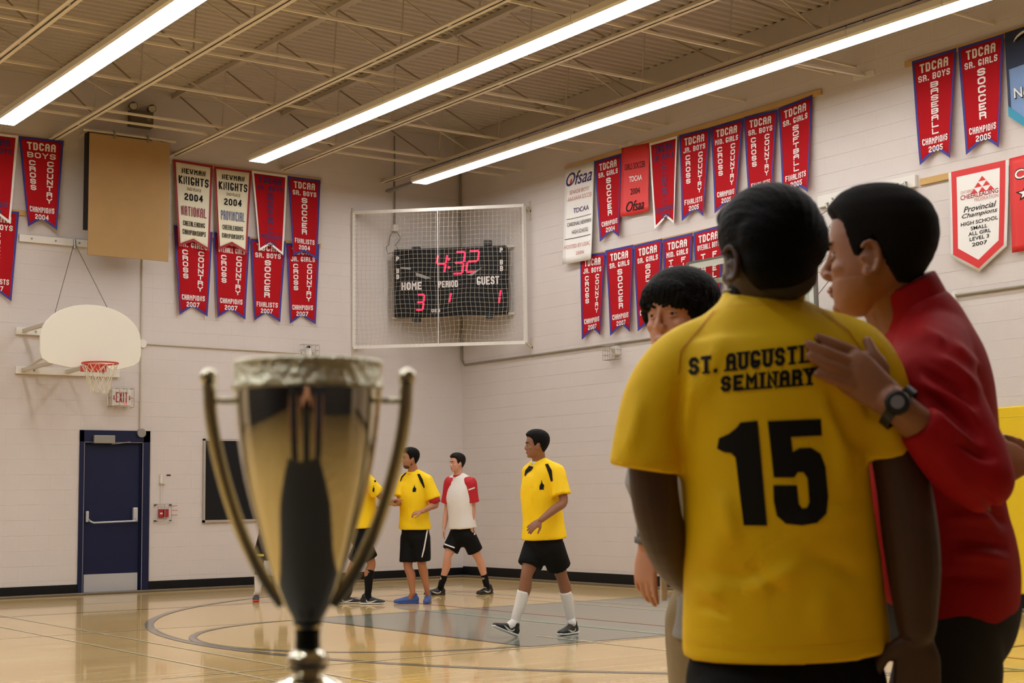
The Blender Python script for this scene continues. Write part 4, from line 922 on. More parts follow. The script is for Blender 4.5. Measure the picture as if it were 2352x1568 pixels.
def bvh_of(o):
    me = o.data; return BVHTree.FromPolygons([v.co.copy() for v in me.vertices], [tuple(p.vertices) for p in me.polygons])
def px_decal(obj, polys, name, m, parent, off=.003, maxlen=6, bvh=None, tol=None):
    """printed shapes laid on a garment's surface; outlines given where they sit in the photograph"""
    bv = bvh or bvh_of(obj)
    ref = [None]
    def fn(x, y):
        d = _ray(x, -y).normalized(); loc, nor, i, dist = bv.ray_cast(CAM, d)
        if loc is None: return None
        if nor.dot(d) > 0: nor = -nor
        return loc + nor * off
    return place([[(a, -b) for a, b in p] for p in polys], fn, name, m, parent, maxlen)
def frame(F):
    F = Vector(F); F.z = 0; F.normalize(); return F, Vector((F.y, -F.x, 0))     # forward, own right-hand side
def Mh(fwd, up=(0, 0, 1), roll=0):
    f = Vector(fwd).normalized(); u = Vector(up); r = f.cross(u).normalized(); u = r.cross(f)
    M = Matrix((r, f, u)).transposed()
    return M
HZ = [(.119, .010, -.022, .014), (.114, .034, -.048, .034), (.104, .054, -.070, .050), (.086, .070, -.092, .065), (.062, .080, -.106, .073), (.035, .0845, -.111, .0765), (.012, .083, -.109, .0765), (-.008, .079, -.102, .0755), (-.030, .079, -.088, .072),
      (-.052, .079, -.072, .0665), (-.072, .078, -.058, .060), (-.090, .076, -.036, .051), (-.104, .070, -.008, .040), (-.113, .058, .012, .026), (-.117, .046, .024, .012)]
def head_loft(b, c, M, s=1.0, jaw=1.0, grow=0.0, n=32):
    vs = []
    for z, yf, yb, w in HZ:
        j = 1 + (jaw - 1) * min(1, max(0, -z / .06)); cy = (yf + yb) / 2; dy = (yf - yb) / 2
        for k in range(n):
            a = 2 * math.pi * k / n; ca, sa = math.cos(a), math.sin(a); e_ = 2 / 2.25
            vs.append(c + M @ (Vector((w * j * math.copysign(abs(ca) ** e_, ca), cy + dy * math.copysign(abs(sa) ** e_, sa), z)) * s))
    m_ = len(HZ); fs = [(i * n + q, (i + 1) * n + q, (i + 1) * n + (q + 1) % n, i * n + (q + 1) % n) for i in range(m_ - 1) for q in range(n)]
    fs += [tuple(range(n)), tuple(reversed([(m_ - 1) * n + q for q in range(n)]))]
    b.add(vs, fs)
def head(b, c, M, s=1.0, nose=1.0, jaw=1.0, ears=True, fine=False):
    e = lambda p, r, MM=None: b.ell(c + M @ (Vector(p) * s), tuple(q * s for q in r), MM or M, 24)
    V_ = lambda p: c + M @ (Vector(p) * s)
    head_loft(b, c, M, s, jaw)
    e((0, .066, .022), (.050, .021, .012)); e((0, .066, -.101), (.022, .016, .013))
    for q in (-1, 1): e((q * .040, .045, -.030), (.023, .029, .018))
    b.limb([V_(p) for p in ((0, .081, .014), (0, .087, -.010), (0, .081 + .0155 * nose, -.031), (0, .087, -.043))], [r * s * nose for r in (.006, .0075, .0098, .007)], 3, 10)
    for q in (-1, 1): e((q * .011 * nose, .088, -.037), (.008, .010, .0075))
    e((0, .079, -.063), (.023, .010, .0065)); e((0, .078, -.075), (.019, .010, .0065))
    if ears:
        for q in (-1, 1):
            if fine:
                pts = [V_((q * (.086 - .004 * math.sin(a)), -.010 - .017 * math.sin(a), -.018 + .030 * math.cos(a))) for a in [2 * math.pi * k / 16 for k in range(-2, 10)]]
                b.limb(pts, [.0058 * s] * len(pts), 1, 8); e((q * .074, -.008, -.018), (.009, .014, .026)); e((q * .081, -.001, -.044), (.006, .008, .010)); e((q * .081, .005, -.018), (.005, .005, .007))
            else: e((q * .077, -.008, -.016), (.009, .018, .032))
def face_bits(root, c, M, s, m_iris, m_brow, m_lip, brow=1.0, parent=None, beard=None):
    par = parent or root
    for q in (-1, 1):
        mb = MB(); mb.sphere(c + M @ (Vector((q * .031, .0630, -.004)) * s), .0125 * s, 16); ey = mb.build('eye', mat('eye_white', rgb(150, 142, 134), .3), par, smooth=True)
        mb = MB(); mb.sphere(c + M @ (Vector((q * .031, .0725, -.004)) * s), (.0055 * s, .0040 * s, .0055 * s), 12, M); mb.build('iris', m_iris, ey, smooth=True)
        b = Blob(); b.limb([c + M @ (Vector(p) * s) for p in ((q * .013, .0865, .014), (q * .030, .0845, .021), (q * .047, .0735, .017))], [.0035 * s * brow, .0042 * s * brow, .0025 * s * brow], 3, 8); b.build('eyebrow', m_brow, par, smooth=True)
    b = Blob(); b.limb([c + M @ (Vector(p) * s) for p in ((-.022, .0800, -.069), (-.009, .0865, -.067), (0, .0870, -.069), (.009, .0865, -.067), (.022, .0800, -.069))], [.0015 * s, .004 * s, .004 * s, .004 * s, .0015 * s], 2, 8); b.build('lips', m_lip, par, smooth=True)
def hand(b, wrist, fdir, pn, thumb, s=1.0, curl=.3, spread=1.0, curls=None, n=10):
    """fdir: wrist to knuckles, pn: back-of-hand normal, thumb: +1/-1 side along fdir x pn"""
    f = Vector(fdir).normalized(); u = Vector(pn); u = (u - f * u.dot(f)).normalized(); r = f.cross(u) * thumb; w = Vector(wrist)
    b.limb([w - f * .02 * s, w + f * .012 * s, w + f * .045 * s, w + f * .088 * s], [(.026 * s, .019 * s), (.029 * s, .018 * s), (.040 * s, .0165 * s), (.041 * s, .0125 * s)], 4, 14, side=r)
    for i, (off, L, rad) in enumerate(((.031, .074, .0092), (.0105, .083, .0095), (-.0105, .077, .009), (-.031, .060, .0078))):
        a = (off * .22 * spread / .031) ; d = (f + r * a * .35).normalized(); p = w + (f * (.082 - abs(off) * .16) + r * off) * s; ang = 0; pts = [p - f * .015 * s, p]; c_ = (curls[i] if curls else curl)
        for k, fr in enumerate((.45, .30, .25)):
            ang += c_ * (0.5 if k == 0 else 1.0); dd = (d * math.cos(ang) - u * math.sin(ang)); p = p + dd * (L * fr * s); pts.append(p)
        b.limb(pts, [rad * s * 1.0, rad * s * 1.06, rad * s, rad * s * .93, rad * s * .78], 3, n)
    p = w + (r * .022 + f * .018) * s; d1 = (f * .55 + r * .75 - u * .25).normalized(); d2 = (f * .85 + r * .42 - u * .22).normalized()
    b.limb([p, p + d1 * .038 * s, p + d1 * .038 * s + d2 * .030 * s, p + d1 * .038 * s + d2 * .056 * s], [.0155 * s, .0125 * s, .0108 * s, .0085 * s], 3, n)
def shoe(root, heel, toe, m_up, m_sole, label=None, w=.048, m_lace=None, swoosh=0, m_sw=None, up=(0, 0, 1)):
    heel = Vector(heel); toe = Vector(toe); f = (toe - heel); L = f.length; f.normalize(); up = Vector(up); up = (up - f * up.dot(f)).normalized(); r = f.cross(up)
    P_ = lambda x, z, y=0: heel + f * (x * L) + up * z + r * y
    b = Blob(); b.limb([P_(.08, .045), P_(.25, .05), P_(.45, .045), P_(.7, .036), P_(.92, .028)], [(.030, .042), (.036, .048), (.036, .042), (.042, .030), (.034, .022)], 4, 16, side=r)
    b.limb([P_(.16, .05), P_(.19, .095)], [(.032, .040), (.034, .044)], 2, 14, side=r)
    me = remesh(b, .006, 2); up_o = link('shoe', me, m_up, root)
    if label: up_o['label'] = label
    b = Blob(); b.limb([P_(.03, .012), P_(.25, .012), P_(.45, .012), P_(.72, .012), P_(.96, .018)], [(.032, .013), (.037, .013), (.034, .012), (.044, .012), (.032, .011)], 4, 14, side=r); b.build('sole', m_sole, up_o, smooth=True)
    if m_lace:
        mb = MB()
        for k in range(4):
            x = .38 + k * .09; z = .088 - k * .012; mb.tube([P_(x, z - .012, -.024), P_(x + .01, z, 0), P_(x, z - .012, .024)], .003, 5)
        mb.tube([P_(.36, .09, 0), P_(.34, .105, .02), P_(.38, .09, .03)], .0025, 5); mb.tube([P_(.36, .09, 0), P_(.34, .105, -.02), P_(.38, .09, -.03)], .0025, 5); mb.build('laces', m_lace, up_o)
    if m_sw:
        bv = bvh_of(up_o); sgn = swoosh
        shape = [(.70, .052), (.55, .030), (.42, .020), (.30, .024), (.24, .040), (.26, .060), (.29, .040), (.36, .034), (.46, .038), (.58, .046)]
        def fn(x, y):
            o = P_(x, y, sgn * .2); loc, nor, i, d = bv.ray_cast(o, -r * sgn)
            return None if loc is None else loc + r * sgn * .002
        place([shape], fn, 'side_mark', m_sw, up_o, .05)
    return up_o
SK = {'fair': mat('skin_fair', rgb(206, 150, 124), .5, noise_scale=8, noise_amt=.06), 'tan': mat('skin_tan', rgb(168, 112, 80), .5, noise_scale=8, noise_amt=.06), 'brown': mat('skin_brown', rgb(140, 92, 66), .5, noise_scale=8, noise_amt=.06), 'dark': mat('skin_dark', rgb(84, 54, 40), .45, noise_scale=8, noise_amt=.06), 'olive': mat('skin_olive', rgb(156, 106, 80), .5, noise_scale=8, noise_amt=.06)}
M_HAIR = mat('hair_black', rgb(11, 9, 9), .6, noise_scale=40, noise_amt=.3, bump=.6, bump_scale=120, spec=.12); M_HAIRB = mat('hair_dark_brown', rgb(26, 19, 16), .6, noise_scale=40, noise_amt=.3, bump=.5, bump_scale=120, spec=.15)
M_LIP = mat('lip', rgb(150, 90, 80), .5); M_IRIS = mat('iris_dark', rgb(22, 16, 14), .2)
M_YEL = mat('jersey_yellow', rgb(250, 206, 12), .6, bump=.08, bump_scale=220, noise_scale=4, noise_amt=.03, spec=.3)
M_SHB = mat('shorts_black', rgb(9, 9, 10), .8, bump=.1, bump_scale=60, spec=.2); M_TEE = mat('tee_white', rgb(228, 222, 216), .7, bump=.1, bump_scale=60); M_SRED = mat('sleeve_red', rgb(186, 18, 34), .65)
M_SOCKW = mat('sock_white', rgb(224, 218, 212), .8, bump=.2, bump_scale=200); M_SOCKB = mat('sock_black', rgb(11, 11, 12), .8, spec=.2)
M_SHOEB = mat('shoe_black', rgb(20, 20, 22), .45); M_SOLEW = mat('sole_white', rgb(224, 220, 214), .5); M_SHOEBL = mat('shoe_blue', rgb(56, 84, 150), .5); M_PNK = mat('lace_pink', rgb(200, 60, 110), .5); M_ORS = mat('sole_orange', rgb(220, 84, 40), .5); M_GUM = mat('sole_dark', rgb(50, 44, 40), .5)
def wrinkle(amp, seed, sc=(9, 9, 5)):
    rs = np.random.RandomState(seed); K = rs.randn(7, 3) * np.array(sc); ph = rs.rand(7) * 6.28
    def fn(co, no):
        q = co + .03 * np.sin(co[:, [1, 2, 0]] * 13 + seed); v = np.zeros(len(co))
        for k in range(7): v += np.sin(q @ K[k] * 1.6 + ph[k])
        v = 1 - np.abs(v / 3); return amp * np.clip(v, -1.5, 1) 
    return fn

def player(name, label, D, J, F, HF, skin, hair=M_HAIR, voxel=.0075, s=1.0, shirt=M_YEL, shirt_hem=None, shorts=M_SHB, sock=None, group='players on the court', wrk=.004, look_up=0.0, hands=(), socktop=.32, torso=None, shorts_w=1.0, tight=1.0, brow=1.0, collar=None, short=.86):
    """J: joint -> (px, py, depth offset); hands: list of (finger direction, back normal, thumb side)"""
    g = {k: (v if isinstance(v, Vector) else W(v[0], v[1], D + (v[2] if len(v) > 2 else 0))) for k, v in J.items()}
    F, Rv = frame(F); up = Vector((0, 0, 1)); foot = (g['heL'] + g['heR']) / 2
    t = thing(name, label, 'person', (foot.x, foot.y, 0), group)
    HM = Mh(Vector(HF) + Vector((0, 0, look_up)))
    b = Blob(); hc = g['head']
    head(b, hc, HM, s)
    ne = g['neck']; pe = g['pel']; ch = (ne * .72 + pe * .28) + F * .01; wa = ne * .35 + pe * .65 + F * .01
    b.limb([ne - up * .05 * s, ne + (hc - ne) * .3, hc - HM @ Vector((0, .012, .05)) * s], [(.068 * s, .066 * s), (.060 * s, .062 * s), (.058 * s, .064 * s)], 3, 14, side=Rv)
    shw = (g['shR'] - g['shL']).length / 2
    tors = [pe - up * .10 * s, pe, wa, ch, (g['shL'] + g['shR']) / 2 + up * .0, ne - up * .015]
    b.limb(tors, [(.135 * s, .105 * s), (.155 * s, .115 * s), (.130 * s, .095 * s), (.150 * s, .092 * s), (shw * .80, .070 * s), (.068 * s, .058 * s)], 5, 20, side=Rv)
    for q in 'LR': b.limb([ne.lerp(hc, .25), ne.lerp(g['sh' + q], .5) + up * .0, g['sh' + q]], [.042 * s, .036 * s, .044 * s], 3, 12)
    # arms, fused at the shoulder
    for q in 'LR':
        sh, el, wr = g['sh' + q], g['el' + q], g['wr' + q]
        b.limb([sh.lerp((g['shL'] + g['shR']) / 2, .35), sh, sh.lerp(el, .45), el, el.lerp(wr, .35), wr], [.055 * s, .057 * s, .047 * s, .040 * s, .040 * s, .026 * s], 4, 14)
        hd = hands.get(q)
        if hd: hand(b, wr, hd[0], hd[1], hd[2], .95 * s, hd[3] if len(hd) > 3 else .35)
    for q in 'LR':
        hp = pe - up * .06 * s + Rv * (.085 * s * (1 if q == 'R' else -1)); kn, an, he, to = g['kn' + q], g['an' + q], g['he' + q], g['to' + q]
        calf = (kn - an).normalized(); back = -(to - he); back.z = 0; back = back.normalized() * .018 * s if back.length > .01 else Vector()
        b.limb([hp, hp.lerp(kn, .4), kn, kn.lerp(an, .3) + back, kn.lerp(an, .65) + back * .4, an], [(.090 * s, .095 * s), (.080 * s, .085 * s), .053 * s, .056 * s, .042 * s, .034 * s], 4, 16)
        b.limb([an, he.lerp(to, .35) + up * .04], [.034 * s, .032 * s], 2, 12)
    me = remesh(b, voxel, 3); body = link('body', me, skin, t)
    # shirt
    sb = Blob(); hem = g['hem']
    k = tight; hx = Vector((pe.x, pe.y, hem.z)).lerp(Vector((hem.x, hem.y, hem.z)), .7)
    sb.limb([hx, hx.lerp(ch, .35), ch - up * .06, (g['shL'] + g['shR']) / 2 - up * .02, ne - up * .005], [(.210 * s * k, .165 * s * k), (.188 * s * k, .148 * s * k), (.188 * s * k, .135 * s * k), (shw * .96, .105 * s), (.083 * s, .078 * s)], 6, 24, side=Rv, cap=(0, 0))
    for q in 'LR':
        sh, el = g['sh' + q], g['el' + q]; mid = (g['shL'] + g['shR']) / 2
        sb.limb([ne - up * .012 + (sh - mid) * .25, ne.lerp(sh, .6) + up * .004, sh + up * .0], [.060 * s, .064 * s, .072 * s], 3, 14)
        sb.limb([sh.lerp(mid, .45) - up * .01, sh.lerp(mid, .05), sh.lerp(el, .45), sh.lerp(el, .78)], [.075 * s, .074 * s, .078 * s, .088 * s], 4, 16, cap=(1, 0))
    me = remesh(sb, .011, 5); displace(me, wrinkle(wrk, int(D * 10), (10, 10, 6))); so = link('shirt', me, shirt, t)
    cr = Blob(); cr.limb([ne - up * .0, ne + up * .012 + (hc - ne) * .08], [(.082 * s, .080 * s), (.073 * s, .072 * s)], 2, 24, side=Rv, cap=(0, 0)); cr.build('collar', collar or shirt, t, smooth=True)
    # shorts
    kb = Blob(); kz = shorts_w
    kb.limb([Vector((pe.x, pe.y, hem.z + .1)), pe - up * .03, pe - up * .10], [(.168 * s, .125 * s), (.175 * s, .13 * s), (.165 * s, .12 * s)], 3, 20, side=Rv)
    for q in 'LR':
        hp = pe - up * .06 * s + Rv * (.085 * s * (1 if q == 'R' else -1)); kn = g['kn' + q]
        kb.limb([hp, hp.lerp(kn, .45), hp.lerp(kn, short)], [(.105 * s, .115 * s), (.105 * s * kz, .11 * s * kz), (.105 * s * kz, .108 * s * kz)], 4, 18, cap=(1, 0))
    me = remesh(kb, .011, 4); displace(me, wrinkle(.005, int(D * 10) + 3, (9, 9, 5))); ko = link('shorts', me, shorts, t)
    if sock:
        for q in 'LR':
            kn, an, he, to = g['kn' + q], g['an' + q], g['he' + q], g['to' + q]; a = kn.lerp(an, 1 - socktop); back = -(to - he); back.z = 0; back = back.normalized() * .014 * s if back.length > .01 else Vector()
            bb = Blob(); rr_ = .055 if socktop > .5 else .046
            bb.limb([a + back * .7, a.lerp(an, .4) + back * .8, a.lerp(an, .8), an, he.lerp(to, .3) + up * .05], [rr_ * s, (rr_ - .002) * s, .043 * s, .041 * s, .040 * s], 4, 14, cap=(0, 1)); displ = bb.build('sock', sock, t, smooth=True)
    face_bits(t, hc, HM, s, M_IRIS, hair, M_LIP, brow, body)
    return t, g, HM, body, so, ko, F, Rv
def hairdo(t, hc, HM, s, parts, m, voxel=.006, amp=.003, seed=1):
    b = Blob()
    for p, r in parts: b.ell(hc + HM @ (Vector(p) * s), tuple(q * s for q in r), HM, 24)
    me = remesh(b, voxel, 2)
    inv = np.array(HM.inverted()); c0 = np.array(hc)
    def fn(co, no):
        l = (co - c0) @ inv.T; return amp * (np.sin(l[:, 0] * 260 + 3 * np.sin(l[:, 2] * 40 + seed)) * .5 + np.sin(l[:, 0] * 120 + l[:, 1] * 60 + seed) * .6 + np.sin(l[:, 2] * 90 + l[:, 1] * 130) * .4)
    displace(me, fn); return link('hair', me, m, t)
SHORTHAIR = [((0, -.022, .046), (.081, .098, .080)), ((0, -.045, .0), (.076, .072, .075)), ((.060, -.006, .018), (.021, .05, .038)), ((-.060, -.006, .018), (.021, .05, .038)), ((0, .02, .085), (.062, .062, .036))]
g_short = {}
def lids(root, c, M, s, skin, open_=1.0):
    for q in (-1, 1):
        for z0, zz, r in ((.002, .0065 * open_, .0030), (-.006, -.0105, .0022)):
            b = Blob(); b.limb([c + M @ (Vector(p) * s) for p in ((q * .017, .0745, z0), (q * .024, .0765, zz - .001), (q * .033, .0755, zz), (q * .046, .0665, z0 - .001))], [r * s * .7, r * s, r * s, r * s * .7], 4, 8); b.build('eyelid', skin, root, smooth=True)
HY = [-.12, -.07, -.05, -.035, -.022, -.004, .012, .024, .040, .058, .1]; HZm = [-.080, -.078, -.060, -.030, .012, .004, -.016, -.012, .046, .066, .070]
def cropped(t, c, M, s, m, jaw=1.0, thick=.007, top=.008, voxel=.006, seed=1, amp=.0006):
    """short hair grown out of the skull surface, with a temple and nape line"""
    b = Blob(); head_loft(b, c, M, s, jaw); me = remesh(b, voxel, 3); inv = np.array(M.inverted()) / s; c0 = np.array(c)
    n = len(me.vertices); co = np.empty(n * 3, np.float32); me.vertices.foreach_get('co', co); no = np.empty(n * 3, np.float32); me.vertex_normals.foreach_get('vector', no)
    co = co.reshape(-1, 3); no = no.reshape(-1, 3); l = (co - c0) @ inv.T; zm = np.interp(l[:, 1], HY, HZm); d = l[:, 2] - zm + .002 * np.sin(l[:, 0] * 150 + seed); g_ = np.clip(d / .014, 0, 1)
    out = co + no * ((g_ * thick + np.clip(l[:, 2] / .08, 0, 1) * g_ * top - .0015 * (1 - g_)) * s + amp * np.sin(l[:, 0] * 300 + l[:, 1] * 200 * seed) * g_)[:, None]
    me.vertices.foreach_set('co', out.ravel().astype(np.float32)); bm = bmesh.new(); bm.from_mesh(me); bm.verts.ensure_lookup_table(); bmesh.ops.delete(bm, geom=[bm.verts[i] for i in np.nonzero(d < -.004)[0]], context='VERTS'); bm.to_mesh(me); bm.free()
    return link('hair', me, m, t)
VL = -RGT.copy(); VL.z = 0; VL.normalize(); VC = -FWD.copy(); VC.z = 0; VC.normalize()   # picture-left and towards-camera directions

# ---- player walking left with white socks
p1 = player('soccer_player', 'player in yellow jersey and long white socks striding left across the grey key', 13.55,
    dict(head=(1231, 1021, -.0), neck=(1240, 1063, .03), shL=(1280, 1084, -.12), shR=(1217, 1084, .10), elL=(1294, 1152, -.20), wrL=(1241, 1195, -.34), elR=(1222, 1150, .22), wrR=(1232, 1190, .12),
         pel=(1250, 1240, 0), hem=(1250, 1236), knL=(1290, 1322, .05), anL=(1311, 1421, .12), heL=(1322, 1441, .14), toL=(1294, 1449, -.02), knR=(1210, 1318, -.06), anR=(1183, 1427, -.10), heR=(1187, 1458, -.12), toR=(1131, 1434, -.24)),
    VL * .55 + VC * .8, VL * .97 + VC * .12, SK['brown'], voxel=.0065, s=1.02, sock=M_SOCKW, socktop=.64, hands={'L': (VL * .75 + VC * .1 + Vector((0, 0, -.55)), Vector((.1, -.2, .8)) + VC * .8, -1, .3), 'R': (VL + Vector((0, 0, -.6)), VL * .2 + Vector((0, 0, 1)), 1, .3)}, tight=1.02, collar=M_TEE, short=.70)
t, g, HM, body, so, ko, F_, Rv_ = p1
cropped(t, g['head'], HM, 1.02, M_HAIR, thick=.009, top=.012, seed=3)
px_decal(so, [[(1226, 1072), (1221, 1080), (1212, 1086), (1207, 1094), (1205, 1092), (1207, 1080), (1216, 1069)]], 'shoulder_stripe', M_TBLACK, so)
px_decal(so, [[(1252, 1066), (1259, 1065), (1268, 1080), (1270, 1104), (1266, 1106), (1260, 1086)]], 'shoulder_stripe', M_TBLACK, so)
CR = [(0, -16), (1.5, -8), (5, -4), (5.5, 2), (3, 3), (5, 5), (4.5, 8), (2, 6), (.8, 8), (-.8, 6), (-2, 8), (-5, 7), (-5.5, 2), (-4.5, -3), (-1.5, -8)]
px_decal(so, [[(1244.5 + x, 1117 + y) for x, y in CR]], 'chest_crest', M_TBLACK, so)
E_ = lambda g, q: (g['he' + q], g['to' + q])
def foot_fix(h, to, lift=0.0):
    h = h.copy(); to = to.copy(); z = min(h.z, to.z) if lift == 0 else None
    return h, to
def flat(P, z=0.0): return Vector((P.x, P.y, z))
he, to = g['heL'], g['toL']; d = (flat(to) - flat(he)).normalized(); shoe(t, flat(he) - d * .02, flat(he) + d * .27, M_SHOEB, M_SOLEW, w=.05, m_lace=M_SHOEB, swoosh=-1, m_sw=M_SOLEW)
he, to = g['heR'], g['toR']; d = (to - he).normalized(); shoe(t, flat(he, .002), flat(he, .0) + (flat(to) - flat(he)).normalized() * .255 + Vector((0, 0, .10)), M_SHOEB, M_SOLEW, m_lace=M_SHOEB, swoosh=-1, m_sw=M_SOLEW)

# ---- player with red undershirt
p2 = player('soccer_player', 'bearded player in yellow jersey with blue shoes, just right of the trophy handle', 18.0,
    dict(head=(941, 1053, 0), neck=(951, 1086, .03), shL=(981, 1103, -.08), shR=(929, 1102, .10), elL=(1001, 1157, -.12), wrL=(968, 1175, -.28), elR=(917, 1152, .02), wrR=(906, 1158, -.2),
         pel=(954, 1222, 0), hem=(952, 1214), knL=(969, 1296, -.05), anL=(980, 1350, 0), heL=(985, 1372, .1), toL=(979, 1384, -.1), knR=(937, 1300, -.03), anR=(948, 1362, -.05), heR=(956, 1383, -.02), toR=(910, 1386, -.05)),
    VL * .5 + VC * .85, VL * .9 + VC * .4, SK['tan'], voxel=.0085, s=1.0, sock=None, hands={'L': (VL * .9 + Vector((0, 0, -.15)), Vector((0, 0, .8)) + VC * .5, -1, .7), 'R': (VL * .8 + Vector((0, 0, .1)), Vector((0, 0, 1)), 1, .4)})
t, g, HM, body, so, ko, F_, Rv_ = p2
cropped(t, g['head'], HM, 1.0, M_HAIR, thick=.009, top=.012, seed=5)
hb = Blob(); hb.ell(g['head'] + HM @ Vector((0, .036, -.088)), (.050, .046, .034), HM); hb.ell(g['head'] + HM @ Vector((0, .0, -.065)), (.068, .030, .030), HM); hb.build('beard', mat('stubble', rgb(74, 50, 40), .7), t, smooth=True)
px_decal(so, [[(930, 1086), (935, 1085), (925, 1096), (921, 1106), (919, 1104), (922, 1094)]], 'shoulder_stripe', M_TBLACK, so)
px_decal(so, [[(958, 1089), (964, 1088), (971, 1100), (976, 1118), (974, 1121), (966, 1107)]], 'shoulder_stripe', M_TBLACK, so)
px_decal(so, [[(952 + x * .8, 1124 + y * .75) for x, y in CR]], 'chest_crest', M_TBLACK, so)
sh, el = g['shL'], g['elL']; bb = Blob(); bb.limb([sh.lerp(el, .6), sh.lerp(el, .97)], [.072, .066], 3, 16, cap=(0, 0)); bb.build('undershirt_sleeve', M_SRED, t, smooth=True)
px_decal(ko, [[(980, 1216), (983, 1216), (975, 1262), (970, 1280), (968, 1279), (973, 1255)]], 'side_stripe', M_TWHITE, ko)
he, to = g['heR'], g['toR']; d = (flat(to) - flat(he)).normalized(); shoe(t, flat(he) - d * .03, flat(he) + d * .27, M_SHOEBL, M_SHOEBL, m_lace=M_SHOEB)
he, to = g['heL'], g['toL']; d = (flat(to) - flat(he)).normalized(); shoe(t, flat(he) - d * .03, flat(he) + d * .25, M_SHOEBL, M_SHOEBL, m_lace=M_PNK)
# ---- player in white and red
g_short['soccer_player_guest'] = .75
p3 = player('guest_player', 'player in white shirt with red sleeves walking left near the corner', 19.5,
    dict(head=(1049, 1063, 0), neck=(1054, 1093, .03), shL=(1081, 1109, -.06), shR=(1034, 1108, .08), elL=(1086, 1164, -.05), wrL=(1083, 1212, -.10), elR=(1027, 1166, .12), wrR=(1020, 1212, .05),
         pel=(1062, 1218, 0), hem=(1062, 1212), knL=(1098, 1280, .0), anL=(1117, 1340, .05), heL=(1127, 1357, .1), toL=(1098, 1362, -.08), knR=(1028, 1277, -.05), anR=(1013, 1345, -.03), heR=(1017, 1362, -.0), toR=(994, 1364, -.06)),
    VL * .6 + VC * .75, VL * .85 + VC * .5, SK['fair'], hair=M_HAIRB, voxel=.009, s=.98, shirt=M_TEE, sock=M_SOCKB, socktop=.36, hands={'L': (Vector((0, 0, -1)) + VL * .1, VC * .8 + VL * -.3, 1, .3), 'R': (Vector((0, 0, -1)) + VL * .1, VL, -1, .3)}, tight=1.0, collar=M_SRED, short=.72)
t, g, HM, body, so, ko, F_, Rv_ = p3
cropped(t, g['head'], HM, .98, M_HAIRB, thick=.009, top=.012, seed=7)
mid = (g['shL'] + g['shR']) / 2; up = Vector((0, 0, 1))
for q in 'LR':
    sh, el = g['sh' + q], g['el' + q]; bb = Blob(); bb.limb([g['neck'] + (sh - mid) * .30 - up * .03, sh.lerp(mid, .2) + up * .005, sh + up * .0, sh.lerp(el, .45), sh.lerp(el, .80)], [(.06, .06), .082, .083, .084, .092], 4, 18, cap=(1, 0)); me = remesh(bb, .011, 3); o = link('red_sleeve', me, M_SRED, t)
    if q == 'L': px_decal(o, [[(1076, 1123), (1090, 1118), (1090.5, 1121), (1076, 1126.5)]], 'sleeve_stripe', M_TWHITE, o)
px_decal(ko, [[(1018, 1246), (1030, 1251), (1044, 1256), (1044, 1259), (1030, 1254), (1018, 1250)]], 'hem_stripe', M_TWHITE, ko)
px_decal(ko, [[(1090, 1213), (1095, 1213), (1091, 1228), (1088, 1228)]], 'side_stripe', M_TWHITE, ko)
for q in 'LR':
    he, to = g['he' + q], g['to' + q]; d = (flat(to) - flat(he)).normalized(); shoe(t, flat(he) - d * .03, flat(he) + d * .26, M_SHOEB, M_GUM, m_lace=M_SHOEB, swoosh=-1, m_sw=M_SOLEW)
# ---- player mostly behind the trophy
p4 = player('soccer_player', 'player in yellow jersey and long black socks, mostly behind the right trophy handle', 17.95,
    dict(head=(835, 1050, 0), neck=(830, 1085, .03), shL=(815, 1104, .14), shR=(848, 1106, -.14), elL=(822, 1150, .2), wrL=(850, 1165, .1), elR=(874, 1140, -.1), wrR=(898, 1150, -.15),
         pel=(834, 1218, 0), hem=(834, 1210), knL=(812, 1296, .12), anL=(800, 1362, .1), heL=(778, 1384, .1), toL=(820, 1388, .1), knR=(853, 1292, -.05), anR=(845, 1364, -.05), heR=(834, 1384, -.05), toR=(878, 1386, -.08)),
    -VL * .8 + VC * .6, -VL * .9 + VC * .3, SK['tan'], voxel=.0085, s=.98, sock=M_SOCKB, socktop=.8, hands={'L': (-VL, Vector((0, 0, 1)), 1, .4), 'R': (-VL + Vector((0, 0, .2)), Vector((0, 0, 1)), -1, .3)})
t, g, HM, body, so, ko, F_, Rv_ = p4
cropped(t, g['head'], HM, .98, M_HAIR, thick=.009, top=.012, seed=9)
px_decal(so, [[(857, 1098), (860, 1098), (864, 1106), (860, 1108)]], 'shoulder_stripe', M_TBLACK, so); px_decal(so, [[(858 + x * .4, 1124 + y * .7) for x, y in CR]], 'chest_crest', M_TBLACK, so)
for q in 'LR':
    he, to = g['he' + q], g['to' + q]; d = (flat(to) - flat(he)).normalized(); shoe(t, flat(he) - d * .03, flat(he) + d * .27, M_SHOEB, M_SOLEW, m_lace=M_SHOEB, swoosh=1, m_sw=M_SOLEW)
# ---- player behind the trophy on the left
p5 = player('soccer_player', 'player in black kit with grey-orange shoe, almost hidden behind the trophy bowl', 18.7,
    dict(head=(632, 1046, 0), neck=(632, 1080, .02), shL=(662, 1098, 0), shR=(604, 1098, 0), elL=(668, 1156, 0), wrL=(664, 1205, -.08), elR=(596, 1156, 0), wrR=(600, 1205, -.1),
         pel=(630, 1212, 0), hem=(630, 1208), knL=(650, 1296, -.03), anL=(654, 1362, 0), heL=(655, 1374, .12), toL=(658, 1386, -.1), knR=(596, 1292, -.03), anR=(592, 1358, 0), heR=(590, 1372, .12), toR=(587, 1380, -.1)),
    VC + VL * .1, VC, SK['dark'], voxel=.009, s=.98, shirt=M_SHB, sock=M_SOCKW, socktop=.6, hands={'L': (Vector((0, 0, -1)), VC, 1, .3), 'R': (Vector((0, 0, -1)), VC, -1, .3)})
t, g, HM, body, so, ko, F_, Rv_ = p5
